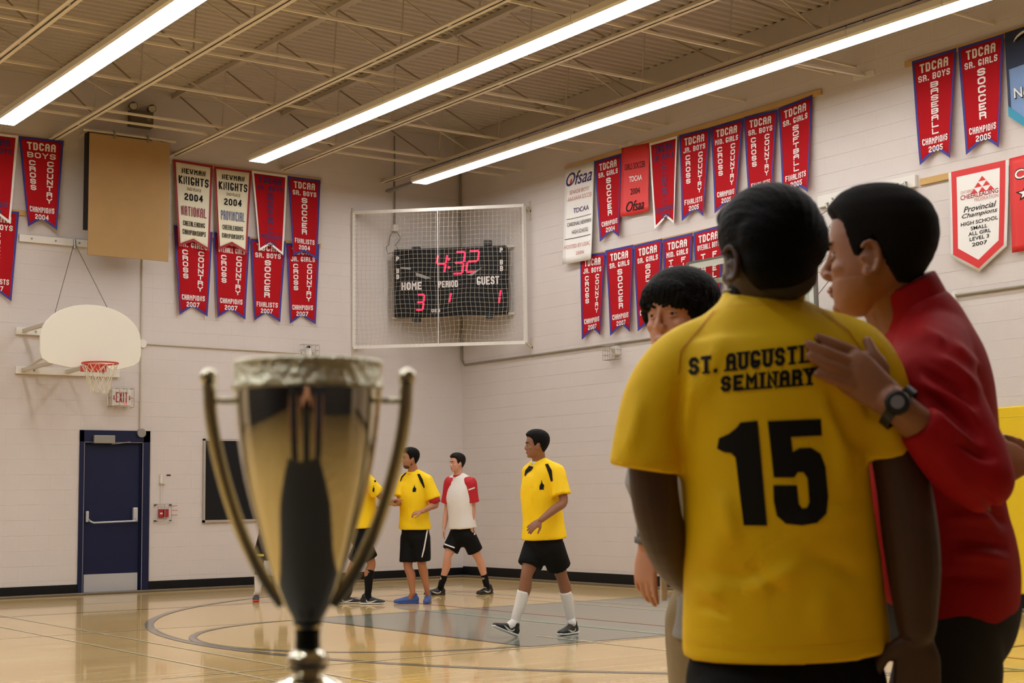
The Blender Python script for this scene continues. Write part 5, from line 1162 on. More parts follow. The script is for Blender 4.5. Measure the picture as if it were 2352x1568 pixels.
cropped(t, g['head'], HM, .98, M_HAIR, thick=.009, top=.012, seed=11)
M_SHOEG = mat('shoe_slate', rgb(64, 62, 76), .5)
M_YG = mat('trim_yellow_green', rgb(190, 190, 50), .5)
px_decal(ko, [[(583, 1272), (606, 1272), (606, 1277), (583, 1277)]], 'hem_trim', M_YG, ko)
for q in 'LR':
    he, to = g['he' + q], g['to' + q]; d = (flat(to) - flat(he)).normalized(); shoe(t, flat(he) - d * .03, flat(he) + d * .26, M_SHOEG, M_ORS)
    kn, an = g['kn' + q], g['an' + q]; bb = Blob(); bb.limb([kn.lerp(an, .10), kn.lerp(an, .2)], [.062, .06], 2, 14, cap=(0, 0)); bb.build('knee_strap', M_SOCKB, t, smooth=True)
# ================================================================ NEAR PEOPLE
UP = Vector((0, 0, 1))
def rowtube(b, rows, D, depth_r, k=4, n=36, cap=(1, 1), lean=None):
    """loft a torso from measured widths: rows (y, x_left, x_right, depth offset, depth radius)"""
    pts = []; rs = []
    for y, xl, xr, dd, br in rows:
        p = W((xl + xr) / 2, y, D + dd); pts.append(p); rs.append(((xr - xl) / 2 * (D + dd) / FPX, br))
    b.limb(pts, rs, k, n, side=RGT, cap=cap)
def legs(b, pel, hipw, side, knees, ankles, r=(.095, .085, .058, .058, .04)):
    for s_, kn, an in ((-1, knees[0], ankles[0]), (1, knees[1], ankles[1])):
        hp = pel + side * hipw * s_; b.limb([hp, hp.lerp(kn, .4), kn, kn.lerp(an, .3), an], list(r), 4, 16)
# ---------------------------------------------------------------- number 15
D = 2.9
F15 = (FWD * .95 + VL * .25); F15.z = 0; F15.normalize(); R15 = Vector((F15.y, -F15.x, 0)); H15 = (FWD * .90 + VL * .42); H15.z = 0; H15.normalize()
foot = W(1800, 1500, D); t15 = thing('soccer_player', 'player in yellow jersey number 15 seen from behind in the foreground', 'person', (foot.x, foot.y, 0), 'people standing in the foreground')
hc = W(1763, 590, D); HM15 = Mh(H15 - UP * .03); bf = Blob(); head(bf, hc, HM15, 1.08, fine=True)
bf.limb([W(1752, 770, D + .01), W(1752, 700, D + .01), W(1755, 640, D + .02), W(1758, 600, D + .03)], [(.085, .075), (.073, .068), (.070, .066), (.068, .066)], 4, 20, side=RGT)
m0 = remesh(bf, .0035, 7); bf = Blob()
# arms
bf.limb([W(1580, 850, D), W(1512, 960, D - .0), W(1500, 1090, D - .01), W(1520, 1215, D + .0), W(1560, 1300, D + .09), W(1610, 1345, D + .19)], [.050, .046, .047, .045, .043, .028], 5, 18)
hand(bf, W(1612, 1345, D + .20), -VL * .4 + FWD * .9 + UP * -.1, UP, 1, 1.05, .5)
bf.limb([W(1975, 850, D), W(2030, 960, D - .015), W(2070, 1090, D - .03), W(2090, 1220, D - .04), W(2100, 1320, D - .05), W(2106, 1440, D - .06)], [.048, .044, .051, .054, .050, .037], 5, 18)
hand(bf, W(2106, 1452, D - .06), -UP + FWD * .12, VC, 1, 1.12, .45)
m1 = remesh(bf, .0036, 4)
bc = Blob(); rowtube(bc, [(1520, 1650, 1960, .02, .085), (1400, 1620, 1990, .02, .10), (1200, 1620, 1980, .02, .095), (950, 1600, 1960, .02, .10), (800, 1570, 1970, .02, .09), (720, 1690, 1830, .02, .06)], D, .1)
pel = W(1803, 1560, D); kn = [Vector((pel.x, pel.y, .5)) + R15 * .1 * q for q in (-1, 1)]; an = [Vector((pel.x, pel.y, .1)) + R15 * .11 * q - F15 * .02 for q in (-1, 1)]
legs(bc, pel - UP * .06, .08, R15, kn, an, (.075, .078, .058, .058, .04)); m2 = remesh(bc, .012, 2)
body15 = link('body', joined([m0, m1, m2]), mat('skin_deep', rgb(64, 40, 30), .5, noise_scale=8, noise_amt=.06), t15)
face_bits(t15, hc, HM15, 1.08, M_IRIS, M_HAIR, M_LIP, 1.0, body15)
# hair: combed crown with short faded sides
hb = Blob(); e = lambda p, r: hb.ell(hc + HM15 @ Vector(p), r, HM15, 28)
e((0, -.012, .048), (.098, .110, .094)); e((0, -.050, .028), (.096, .074, .086)); e((-.010, -.052, -.015), (.078, .058, .072)); e((.052, -.02, .02), (.043, .07, .06)); e((-.055, -.02, .02), (.040, .06, .06)); e((0, .055, .085), (.07, .05, .04))
me = remesh(hb, .005, 5); inv = np.array(HM15.inverted()); c0 = np.array(hc)
def comb(co, no):
    l = (co - c0) @ inv.T; a = np.arctan2(l[:, 0], l[:, 2] + .02); return .0005 * (np.sin(a * 60 + 3 * np.sin(l[:, 1] * 30)) + np.sin(a * 27 + l[:, 1] * 50)) * np.clip(l[:, 2] / .05 + .6, .1, 1)
displace(me, comb); M_HAIRS = mat('hair_glossy_black', rgb(7, 6, 7), .5, bump=.35, bump_scale=260, spec=.07); link('hair', me, M_HAIRS, t15)
fb = Blob(); f_ = lambda p, r: fb.ell(hc + HM15 @ Vector(p), r, HM15, 24)
f_((0, -.052, -.048), (.066, .042, .045)); f_((.060, -.012, -.02), (.018, .030, .035)); f_((-.060, -.012, -.02), (.018, .030, .035)); link('faded_hair', remesh(fb, .005, 3), mat('hair_fade', rgb(30, 22, 18), .7), t15)
fb = Blob(); f_((0, .05, -.085), (.056, .052, .044)); f_((-.05, .02, -.065), (.022, .032, .045)); f_((.05, .02, -.065), (.022, .032, .045)); link('beard', remesh(fb, .005, 3), M_HAIR, t15)
# jersey
sb = Blob()
rowtube(sb, [(1496, 1570, 2040, .02, .150), (1440, 1568, 2036, .02, .148), (1300, 1572, 2020, .01, .142), (1150, 1568, 2000, .0, .135), (1000, 1556, 1990, 0, .130), (900, 1540, 1992, 0, .126), (845, 1528, 1996, .0, .118), (790, 1545, 1978, .01, .108), (738, 1592, 1918, .015, .094), (694, 1652, 1852, .02, .084), (678, 1664, 1842, .02, .080)], D, .12, k=5, n=40, cap=(0, 0))
sb.limb([W(1640, 778, D + .01), W(1572, 828, D), W(1522, 895, D), W(1496, 985, D - .005), W(1482, 1078, D - .01)], [.050, .064, .067, .067, .070], 5, 24, cap=(1, 0))
sb.limb([W(1880, 760, D + .01), W(1960, 808, D), W(2010, 880, D - .01), W(2030, 970, D - .02), W(2041, 1052, D - .025)], [.046, .062, .060, .056, .054], 5, 24, cap=(1, 0))
me = remesh(sb, .0065, 8)
RA, UA = np.array(RGT), np.array(UPV); CA = np.array(CAM); FA = np.array(FWD)
def pxcoords(co):
    d = co - CA; z = d @ FA; return 1176 + FPX * (d @ RA) / z, 784 - FPX * (d @ UA) / z, z
def folds(specs):
    """specs: (x0, y0, x1, y1, width_px, depth_m) creases given along a line"""
    def fn(co, no):
        x, y, z = pxcoords(co); v = np.zeros(len(co)); near = (no @ FA) < .25
        for (x0, y0, x1, y1, w, a) in specs:
            L = math.hypot(x1 - x0, y1 - y0); ux, uy = (x1 - x0) / L, (y1 - y0) / L; s = (x - x0) * ux + (y - y0) * uy; q = -(x - x0) * uy + (y - y0) * ux
            q = q + 6 * np.sin(s / 40.0 + x0); env = np.clip(np.minimum(s, L - s) / (L * .3), 0, 1); v += a * env * np.exp(-(q / w) ** 2) 
        return v * near
    return fn
displace(me, folds([(1560, 860, 1562, 1090, 14, -0.0090), (1590, 830, 1580, 1060, 16, 0.0105), (1660, 740, 1600, 980, 22, 0.0060), (1900, 880, 1985, 1060, 18, -0.0135), (1930, 860, 2010, 1000, 16, 0.0090), (1890, 900, 1960, 1150, 22, 0.0090),
    (1700, 1350, 1860, 1300, 22, 0.0105), (1600, 1290, 1760, 1350, 22, -0.0090), (1800, 1200, 1980, 1180, 24, 0.0090), (1640, 1120, 1700, 1260, 20, 0.0090), (1590, 1390, 1680, 1420, 12, -0.0075), (1590, 1340, 1660, 1380, 12, 0.0075), (1840, 1260, 2000, 1340, 24, -0.0090), (1720, 1280, 1800, 1380, 16, -0.0090), (1470, 900, 1440, 1060, 16, 0.0075), (1660, 1130, 1640, 1450, 30, 0.0060), (1880, 1350, 1900, 1480, 30, 0.0075)]))
displace(me, wrinkle(.0022, 5, (7, 7, 4)))
def narrow(co, no):
    x, y, z = pxcoords(co); return np.where((y > 1478), .002, 0)
M_Y15 = mat('jersey_yellow_near', rgb(238, 196, 8), .65, bump=.12, bump_scale=500, spec=.3, noise_scale=3, noise_amt=.03)
s15 = link('jersey', me, M_Y15, t15); bv15 = bvh_of(s15)
def arcpx(polys): return [[(x, y) for x, y in p] for p in polys]
def warp(polys, fn): return [[fn(x, y) for x, y in p] for p in polys]
# lettering: ST. AUGUSTINE / SEMINARY / 15, laid on the cloth; baselines rise to the right as on the wearer
def fitline(s, x0, x1, yb0, yb1, h0, h1, tf=.27, gap=.17, asp=None):
    w = (x1 - x0) / ((h0 + h1) / 2); ps = text_polys(s, 0, w, 0, 1, tf, gap, True)
    return [[(x0 + (x1 - x0) * x / w, (yb0 + (yb1 - yb0) * x / w) - (h0 + (h1 - h0) * x / w) * y) for x, y in p] for p in ps]
let = fitline('ST. AUGUSTINE', 1583, 1903, 862, 828, 40, 42, .24, .2) + fitline('SEMINARY', 1656, 1870, 900, 884, 36, 40, .24, .2)
px_decal(s15, let, 'lettering', M_TBLACK, s15, .0022, 8, bv15)
one = [(1648, 1030), (1652, 1006), (1675, 996), (1692, 982), (1701, 970), (1740, 966), (1762, 1206), (1708, 1206), (1690, 1050), (1680, 1040), (1664, 1038)]
five = [(1763, 967), (1885, 962), (1887, 1000), (1816, 1003), (1820, 1038), (1836, 1029), (1862, 1028), (1884, 1042), (1895, 1072), (1901, 1140), (1897, 1180), (1876, 1200), (1842, 1206), (1805, 1202), (1784, 1184), (1777, 1150), (1776, 1114), (1830, 1114), (1834, 1156), (1842, 1168), (1853, 1166), (1858, 1152), (1854, 1098), (1845, 1084), (1832, 1084), (1824, 1096), (1777, 1096), (1770, 1030)]
px_decal(s15, [one, five], 'jersey_number', M_TBLACK, s15, .0022, 10, bv15)
M_HEM = mat('jersey_hem', rgb(246, 190, 20), .6)
def bandpx(pts, w):
    out = []
    for (a, b_) in zip(pts[:-1], pts[1:]): out.append([(a[0], a[1]), (b_[0], b_[1]), (b_[0], b_[1] + w), (a[0], a[1] + w)])
    return out
px_decal(s15, bandpx([(1574, 1468), (1640, 1483), (1720, 1488), (1820, 1486), (1930, 1480), (2034, 1466)], 2.0), 'hem_stitching', M_HEM, s15, .002, 8, bv15)
px_decal(s15, bandpx([(1413, 1052), (1480, 1060), (1556, 1064)], 2.0), 'sleeve_stitching', M_HEM, s15, .002, 8, bv15)
px_decal(s15, bandpx([(1668, 702), (1700, 699), (1760, 697), (1836, 700)], 2.0), 'collar_stitching', M_HEM, s15, .002, 8, bv15)
M_SEAM = mat('jersey_seam', rgb(206, 140, 12), .7)
px_decal(s15, [[(1640, 715), (1643, 715), (1566, 808), (1560, 860), (1557, 860), (1562, 806)]], 'raglan_seam', M_SEAM, s15, .002, 8, bv15); px_decal(s15, [[(1886, 716), (1889, 716), (1950, 760), (1985, 812), (1982, 813), (1947, 763)]], 'raglan_seam', M_SEAM, s15, .002, 8, bv15)
# collar ring and black shorts
cb_ = Blob(); cb_.limb([W(1753, 690, D + .02), W(1753, 674, D + .02)], [(.083, .078), (.079, .074)], 2, 32, side=RGT, cap=(0, 0)); link('collar', remesh(cb_, .005, 3), M_Y15, t15)
mb = MB(); ring_ = [W(1753, 668, D + .02) + RGT * .077 * math.cos(a) + Vector((FWD.x, FWD.y, 0)) * .073 * math.sin(a) + UP * (.006 * math.sin(a)) for a in [2 * math.pi * k / 40 for k in range(40)]]; mb.tube(ring_, .0022, 6, closed=True); mb.build('neck_chain', mat('dull_metal', rgb(110, 104, 84), .35, .8), t15)
kb = Blob(); rowtube(kb, [(1640, 1592, 2030, .02, .135), (1560, 1576, 2036, .02, .138), (1485, 1600, 2012, .02, .118)], D, .13, cap=(0, 0))
for q in (0, 1):
    hp = pel + R15 * .095 * (-1 if q == 0 else 1); kb.limb([hp - UP * .06, hp.lerp(kn[q], .45), hp.lerp(kn[q], .9)], [.105, .12, .118], 3, 20, cap=(1, 0))
me = remesh(kb, .011, 4); displace(me, wrinkle(.005, 21)); link('shorts', me, M_SHB, t15)
for q in (0, 1):
    h_ = Vector((an[q].x, an[q].y, 0)) - F15 * .06; shoe(t15, h_, h_ + F15 * .28, M_SHOEB, M_SOLEW, m_lace=M_SOLEW)
    bb = Blob(); bb.limb([kn[q].lerp(an[q], .3), an[q]], [.058, .044], 3, 14); bb.build('sock', M_SOCKB, t15, smooth=True)

# ---------------------------------------------------------------- man in red pullover
DR = 3.12
FR = (VL * .95 + FWD * .25); FR.z = 0; FR.normalize(); HR = VL * .90 + FWD * .436; HR.z = 0; HR.normalize()
foot = W(2200, 1500, DR); tr = thing('spectator', 'man in red pullover in profile, his hand on the shoulder of number 15', 'person', (foot.x, foot.y, 0), 'people standing in the foreground')
hc = W(2008, 584, DR); HMR = Mh(HR + UP * .02); bf = Blob(); head(bf, hc, HMR, 1.08, 1.0, 1.04, fine=True)
bf.limb([W(2085, 760, DR), W(2062, 700, DR), W(2040, 640, DR), W(2030, 590, DR)], [.078, .070, .068, .066], 4, 20)
m0 = remesh(bf, .0035, 7); bf = Blob()
# forearm and hand resting on the yellow shoulder
def on15(px, py, off):
    d = _ray(px, py).normalized(); loc, nor, i, dist = bv15.ray_cast(CAM, d)
    if loc is None: return None
    return loc - d * off
def hp_(px, py, off=.016, dd=None):
    p = on15(px, py, off) if dd is None else None
    return p if p is not None else W(px, py, dd if dd else 2.80)
dW = (hp_(1960, 850, .02) - CAM).dot(FWD)
bf.limb([W(2180, 1040, DR - .30), W(2120, 985, dW - .0), W(2078, 948, dW - .02), W(2048, 922, dW - .015)], [.046, .036, .032, .033], 4, 18)
bf.limb([W(2052, 925, dW - .012), W(2005, 890, dW - .008), W(1965, 858, dW - .004), W(1945, 842, dW)], [(.033, .02), (.038, .02), (.043, .018), (.040, .014)], 4, 18, side=(UPV + RGT * .5))
for pts, r in (([(1985, 830), (1958, 808), (1915, 790), (1880, 775)], .0112), ([(1965, 842), (1940, 828), (1893, 808), (1856, 791)], .0115), ([(1955, 862), (1932, 852), (1893, 835), (1860, 818)], .0110), ([(1955, 885), (1935, 880), (1905, 868), (1877, 858)], .0100)):
    P_ = [hp_(x, y, [.020, .018, .013, .008][i]) for i, (x, y) in enumerate(pts)]; bf.limb(P_, [r * 1.15, r * 1.1, r, r * .78], 4, 14)
bf.limb([hp_(2020, 880, .016), hp_(2026, 845, .02), hp_(2005, 812, .018), hp_(1992, 782, .012)], [.017, .0145, .0125, .0095], 4, 14)
m1 = remesh(bf, .0034, 4)
bc = Blob(); rowtube(bc, [(1420, 2090, 2310, .0, .15), (1250, 2080, 2290, 0, .13), (1050, 2060, 2270, 0, .15), (880, 2050, 2230, 0, .16), (780, 2060, 2180, 0, .10)], DR, .1)
pel = W(2180, 1440, DR); RR = Vector((FR.y, -FR.x, 0)); knr = [Vector((pel.x, pel.y, .5)) + RR * .1 * q + FR * (.1 if q > 0 else .02) for q in (-1, 1)]; anr = [Vector((pel.x, pel.y, .09)) + RR * .11 * q + FR * (.06 if q > 0 else -.04) for q in (-1, 1)]
legs(bc, pel, .09, RR, knr, anr); m2 = remesh(bc, .012, 2); bodyr = link('body', joined([m0, m1, m2]), SK['olive'], tr)
face_bits(tr, hc, HMR, 1.08, M_IRIS, M_HAIRB, mat('lip_pale', rgb(176, 116, 100), .5), 1.3, bodyr)
cropped(tr, hc, HMR, 1.08, mat('hair_cropped', rgb(20, 16, 13), .75, bump=.5, bump_scale=400, spec=.12), 1.04, .008, .010, .0045, 8, .0003)
fb = Blob(); head_loft(fb, hc + HMR @ Vector((0, .0004, -.0012)), HMR, 1.088, 1.045); fb.v = [v if ((HMR.inverted() @ (Vector(v) - hc)).z < -.05 and (HMR.inverted() @ (Vector(v) - hc)).y > -.01) else tuple(hc + (Vector(v) - hc) * .93) for v in fb.v]; link('stubble', remesh(fb, .005, 3), mat('stubble_soft', rgb(160, 112, 88), .6, noise_scale=60, noise_amt=.12), tr)
lids(bodyr, hc, HMR, 1.08, SK['olive'])
# pullover
M_PULL = mat('pullover_red', rgb(164, 6, 18), .7, bump=.1, bump_scale=400, spec=.25)
sb = Blob()
rowtube(sb, [(1408, 1990, 2305, 0, .175), (1360, 1985, 2332, 0, .175), (1280, 1975, 2330, 0, .165), (1180, 1965, 2306, 0, .155), (1060, 1965, 2290, 0, .165), (950, 1985, 2280, 0, .175), (860, 1998, 2264, 0, .18), (790, 2004, 2238, -.0, .16), (735, 2016, 2208, -.0, .115), (690, 2022, 2170, 0, .085)], DR, .16, k=5, n=40, cap=(0, 0))
sb.limb([W(2150, 770, DR - .02), W(2140, 850, DR - .17), W(2185, 950, DR - .23), W(2232, 1040, DR - .27), W(2252, 1098, DR - .30)], [.075, .080, .072, .066, .062], 5, 24)
sb.limb([W(2252, 1096, DR - .30), W(2200, 1070, DR - .31), W(2150, 1020, DR - .32), W(2112, 975, dW - .005)], [.062, .056, .049, .042], 5, 24, cap=(1, 0))
sb.limb([W(2150, 770, DR + .02), W(2120, 850, DR + .17), W(2060, 1000, DR + .2), W(2000, 1080, DR + .12)], [.075, .08, .06, .055], 4, 20)
me = remesh(sb, .0065, 7)
displace(me, folds([(2130, 810, 2260, 900, 12, 0.0120), (2110, 840, 2250, 940, 10, -0.0165), (2110, 865, 2255, 975, 12, 0.0120), (2105, 900, 2262, 1010, 11, -0.0180), (2100, 925, 2265, 1040, 12, 0.0120), (2190, 1000, 2290, 1060, 10, -0.0150), (2180, 780, 2250, 860, 10, 0.0075), (2100, 760, 2180, 790, 12, 0.0090), (2160, 1180, 2300, 1200, 14, 0.0090), (2180, 1240, 2320, 1260, 12, -0.0105), (2180, 1270, 2330, 1290, 12, 0.0105), (2150, 1330, 2310, 1320, 14, -0.0075), (2260, 1120, 2310, 1220, 12, -0.0120), (2160, 1040, 2230, 1150, 18, 0.0060)]))
displace(me, wrinkle(.002, 15, (8, 8, 6))); link('pullover', me, M_PULL, tr)
cb_ = Blob(); cb_.limb([W(2105, 752, DR), W(2090, 705, DR), W(2068, 655, DR)], [(.090, .098), (.080, .085), (.074, .076)], 4, 28, side=(RGT + UPV * .55), cap=(0, 0)); me = remesh(cb_, .0055, 3); displace(me, wrinkle(.0015, 4)); link('stand_collar', me, M_PULL, tr)
# watch
wc = W(2062, 926, dW - .054); ax_ = (W(2030, 905, 2.78) - W(2090, 955, 2.78)).normalized(); M_WATCH = mat('watch_resin', rgb(22, 22, 24), .4)
t = thing('wristwatch', 'black sports watch on the wrist of the man in red', 'watch', tuple(wc)); cen = W(2064, 935, dW - .018); fn_ = (wc - cen).normalized(); sd_ = ax_.cross(fn_).normalized()
mb = MB()
rng = [cen + fn_ * (.0385 * math.cos(a)) + sd_ * (.041 * math.sin(a)) for a in [2 * math.pi * k / 28 for k in range(28)]]
vs = []
for p in rng:
    o = (p - cen).normalized(); vs += [p + ax_ * .010, p - ax_ * .010, p - ax_ * .010 + o * .004, p + ax_ * .010 + o * .004]
mb.add(vs, [(4 * i + a, 4 * i + (a + 1) % 4, 4 * ((i + 1) % 28) + (a + 1) % 4, 4 * ((i + 1) % 28) + a) for i in range(28) for a in range(4)]); mb.build('strap', M_WATCH, t, smooth=False)
fc = cen + fn_ * .041; mb = MB(); mb.tube([fc, fc + fn_ * .004, fc + fn_ * .010, fc + fn_ * .011], [.022, .0235, .021, .018], 24); cs = mb.build('case', M_WATCH, t, smooth=False)
mb = MB(); mb.tube([fc + fn_ * .0108, fc + fn_ * .0118], .0125, 20); mb.build('dial', mat('watch_dial', rgb(120, 118, 122), .25), cs)
# jeans
kb = Blob(); rowtube(kb, [(1500, 2050, 2285, 0, .145), (1440, 2030, 2322, 0, .155), (1370, 2020, 2338, 0, .158)], DR, .15, cap=(0, 0))
for q in (0, 1):
    hp = pel + RR * .09 * (-1 if q == 0 else 1); kb.limb([hp + FR * .0, hp.lerp(knr[q], .45), knr[q], knr[q].lerp(anr[q], .5), anr[q]], [.098, .095, .078, .07, .068], 4, 20, cap=(1, 0))
me = remesh(kb, .011, 4); displace(me, wrinkle(.006, 33)); link('jeans', me, mat('jeans_charcoal', rgb(30, 30, 34), .85, bump=.15, bump_scale=300), tr)
for q in (0, 1):
    h_ = Vector((anr[q].x, anr[q].y, 0)) - FR * .07; shoe(tr, h_, h_ + FR * .29, M_SHOEB, M_SOLEW, m_lace=M_SOLEW)

# ---------------------------------------------------------------- youth behind number 15
DY = 3.8
FY = VC * .75 + VL * .66; FY.normalize(); HMY = Mh(FY - UP * .03); RY = Vector((FY.y, -FY.x, 0))
foot = W(1630, 1500, DY); ty = thing('spectator', 'dark-haired youth with a fringe, half hidden behind number 15', 'person', (foot.x, foot.y, 0), 'people standing in the foreground')
hc = W(1560, 722, DY); bf = Blob(); head(bf, hc, HMY, 1.0, .85, 1.04); bf.limb([hc - UP * .22 - FY * .03, hc - UP * .13 - FY * .02, hc - UP * .05 - FY * .02], [.066, .058, .058], 3, 18); m0 = remesh(bf, .0032, 7); bf = Blob()
ne = hc - UP * .2 - FY * .03; shR_ = W(1578, 945, DY - .1); shL_ = W(1740, 930, DY + .12)
bf.limb([shR_, W(1550, 1010, DY - .08), W(1528, 1100, DY - .05), W(1510, 1180, DY - .08), W(1489, 1248, DY - .1)], [.052, .046, .04, .036, .027], 4, 16)
wy = W(1486, 1252, DY - .1); hand(bf, wy, -UP + VL * .08, VL * .75 + VC * .65, -1, .92, .28, 1, [.15, .3, .35, .4])
m1 = remesh(bf, .0036, 4); bc = Blob()
pel = W(1690, 1370, DY); bc.limb([pel - UP * .08, pel + UP * .15, ne - UP * .22, ne - UP * .06], [(.15, .11), (.13, .10), (.16, .11), (.08, .07)], 4, 20, side=RY)
kny = [Vector((pel.x, pel.y, .5)) + RY * .1 * q for q in (-1, 1)]; any_ = [Vector((pel.x, pel.y, .09)) + RY * .12 * q for q in (-1, 1)]
legs(bc, pel - UP * .05, .09, RY, kny, any_); bc.limb([shL_, W(1760, 1080, DY + .1), W(1740, 1240, DY)], [.05, .04, .03], 4, 14); hand(bc, W(1740, 1240, DY), -UP, VL, 1, .92, .3); m2 = remesh(bc, .009, 2)
body = link('body', joined([m0, m1, m2]), SK['fair'], ty); face_bits(ty, hc, HMY, 1.0, M_IRIS, M_HAIR, M_LIP, 1.1, body)
lids(body, hc, HMY, 1.0, SK['fair'], .25)
hb = Blob(); e = lambda p, r: hb.ell(hc + HMY @ Vector(p), r, HMY, 28)
e((0, -.016, .048), (.094, .104, .078)); e((0, -.042, .0), (.088, .080, .080)); e((.068, .0, .014), (.024, .058, .050)); e((-.068, .0, .014), (.024, .058, .050)); e((0, .060, .050), (.068, .036, .040)); e((.042, .060, .030), (.032, .026, .026)); e((-.042, .060, .030), (.032, .026, .026)); e((-.012, .076, .034), (.030, .016, .022)); e((.070, -.01, -.012), (.022, .05, .040))
me = remesh(hb, .005, 3); inv2 = np.array(HMY.inverted()); c2_ = np.array(hc)
def fringe(co, no):
    l = (co - c2_) @ inv2.T; a = np.arctan2(l[:, 0], l[:, 1]); return .0022 * (np.sin(a * 46 + 5 * l[:, 2] * 20) + .6 * np.sin(a * 90 + l[:, 2] * 60)) * np.clip(1.1 - l[:, 2] / .1, .1, 1)
displace(me, fringe); link('hair', me, M_HAIR, ty)
M_GREY = mat('sweatshirt_grey', rgb(150, 148, 146), .85, bump=.15, bump_scale=200)
sb = Blob(); sb.limb([pel - UP * .11, pel + UP * .15, ne - UP * .22, (shL_ + shR_) / 2 + UP * .0, ne - UP * .0], [(.185, .14), (.165, .13), (.18, .13), (.19, .10), (.08, .075)], 5, 26, side=RY, cap=(0, 0))
sb.limb([shR_ - (shR_ - shL_) * .25, shR_, W(1551, 1010, DY - .08), W(1532, 1100, DY - .05), W(1514, 1180, DY - .08), W(1490, 1240, DY - .1)], [.07, .066, .054, .046, .042, .035], 4, 20, cap=(1, 0)); sb.limb([shL_, W(1760, 1080, DY + .1), W(1742, 1230, DY)], [.07, .055, .04], 4, 18)
me = remesh(sb, .009, 4); displace(me, wrinkle(.004, 40)); link('sweatshirt', me, M_GREY, ty)
bb = Blob(); bb.limb([W(1490, 1238, DY - .1), W(1488, 1250, DY - .1)], [.036, .034], 2, 18, cap=(0, 0)); bb.build('cuff', mat('cuff_grey', rgb(112, 112, 112), .9), ty, smooth=True)
kb = Blob(); kb.limb([pel + UP * .05, pel - UP * .08], [(.17, .125), (.165, .12)], 2, 20, side=RY)
for q in (0, 1):
    hp = pel - UP * .05 + RY * .09 * (-1 if q == 0 else 1); kb.limb([hp, hp.lerp(kny[q], .45), kny[q], kny[q].lerp(any_[q], .5), any_[q]], [.105, .095, .075, .068, .06], 4, 18, cap=(1, 0))
me = remesh(kb, .011, 3); displace(me, wrinkle(.005, 44)); link('trousers', me, mat('trousers_khaki', rgb(150, 132, 100), .85, bump=.1, bump_scale=200), ty)
mb = MB(); a_, b2 = W(1517, 1312, DY - .05), W(1534, 1312, DY - .05); c_, d_ = W(1532, 1380, DY - .05), W(1518, 1380, DY - .05); n_ = VC * -.012; mb.add([a_, b2, c_, d_, a_ + n_, b2 + n_, c_ + n_, d_ + n_], [(0, 1, 2, 3), (7, 6, 5, 4), (0, 4, 5, 1), (1, 5, 6, 2), (2, 6, 7, 3), (3, 7, 4, 0)]); mb.build('shirt_tail', M_TEE, ty, bevel=.003)
for q in (0, 1):
    h_ = Vector((any_[q].x, any_[q].y, 0)) - FY * .06; shoe(ty, h_, h_ + FY * .27, M_SHOEB, M_SOLEW)
# ---------------------------------------------------------------- person cut by the right edge
g_short['spectator_edge'] = 1.5
DE = 3.7
pe9 = player('spectator', 'person at the far right edge, only nose and clasped hand in view', DE,
    dict(head=(2447, 706, 0), neck=(2492, 880, .02), shL=(2520, 950, -.17), shR=(2540, 950, .17), elL=(2500, 1170, -.22), wrL=(2366, 1066, -.24), elR=(2520, 1180, .2), wrR=(2376, 1056, -.10),
         pel=(2575, 1400, 0), hem=(2575, 1392), **{k + q: Vector((W(2570, 1400, DE + dd).x, W(2570, 1400, DE + dd).y, z)) + VL * off for q, dd in (('L', -.1), ('R', .1)) for k, z, off in (('kn', .5, .02), ('an', .09, 0), ('he', .0, -.06), ('to', .0, .2))}),
    VL, VL + VC * .1, SK['tan'], voxel=.006, s=1.0, shirt=mat('shirt_charcoal', rgb(60, 62, 66), .8), shorts=mat('trousers_dark', rgb(40, 40, 46), .8), group='people standing in the foreground',
    hands={'L': (VL * .9 + UP * .35, VC * .8 + UP * .3, -1, .9), 'R': (VL * .9 + UP * .35, -VC * .6 + UP * .3, 1, .9)})
t, g, HM, body, so, ko, F_, Rv_ = pe9; cropped(t, g['head'], HM, 1.0, M_HAIR, thick=.009, top=.012, voxel=.008, seed=13)
for q in 'LR': shoe(t, g['he' + q], g['to' + q], M_SHOEB, M_SOLEW)
# ---------------------------------------------------------------- photographer behind the camera (seen mirrored in the cup)
base = CAM - Vector((FWD.x, FWD.y, 0)).normalized() * .62; RF = Vector((RGT.x, RGT.y, 0)).normalized(); FF = Vector((FWD.x, FWD.y, 0)).normalized()
def PH(x, y, z): return Vector((base.x, base.y, 0)) + RF * x + FF * y + UP * z
pp = player('photographer', 'person in dark clothes standing behind the camera, mirrored in the trophy', 1.0,
    dict(head=PH(0, .02, 1.60), neck=PH(0, 0, 1.43), shL=PH(-.19, 0, 1.38), shR=PH(.19, 0, 1.38), elL=PH(-.24, .08, 1.12), elR=PH(.24, .08, 1.12), wrL=PH(-.10, .26, 1.20), wrR=PH(.10, .26, 1.20), pel=PH(0, 0, .92), hem=PH(0, 0, .88),
         knL=PH(-.1, .02, .48), knR=PH(.1, .02, .48), anL=PH(-.1, 0, .09), anR=PH(.1, 0, .09), heL=PH(-.1, -.06, 0), heR=PH(.1, -.06, 0), toL=PH(-.11, .2, 0), toR=PH(.11, .2, 0)),
    FF, FF, SK['fair'], voxel=.012, s=.95, shirt=mat('hoodie_black', rgb(26, 26, 30), .9), shorts=mat('trousers_black', rgb(22, 22, 26), .9), group='people standing in the foreground',
    hands={'L': (RF * .7 + UP * .4, -FF, 1, .6), 'R': (-RF * .7 + UP * .4, -FF, -1, .6)})
t, g, HM, body, so, ko, F_, Rv_ = pp; cropped(t, g['head'], HM, .95, M_HAIR, thick=.009, top=.012, voxel=.008, seed=17)
for q in 'LR': shoe(t, g['he' + q], g['to' + q], M_SHOEB, M_SOLEW)

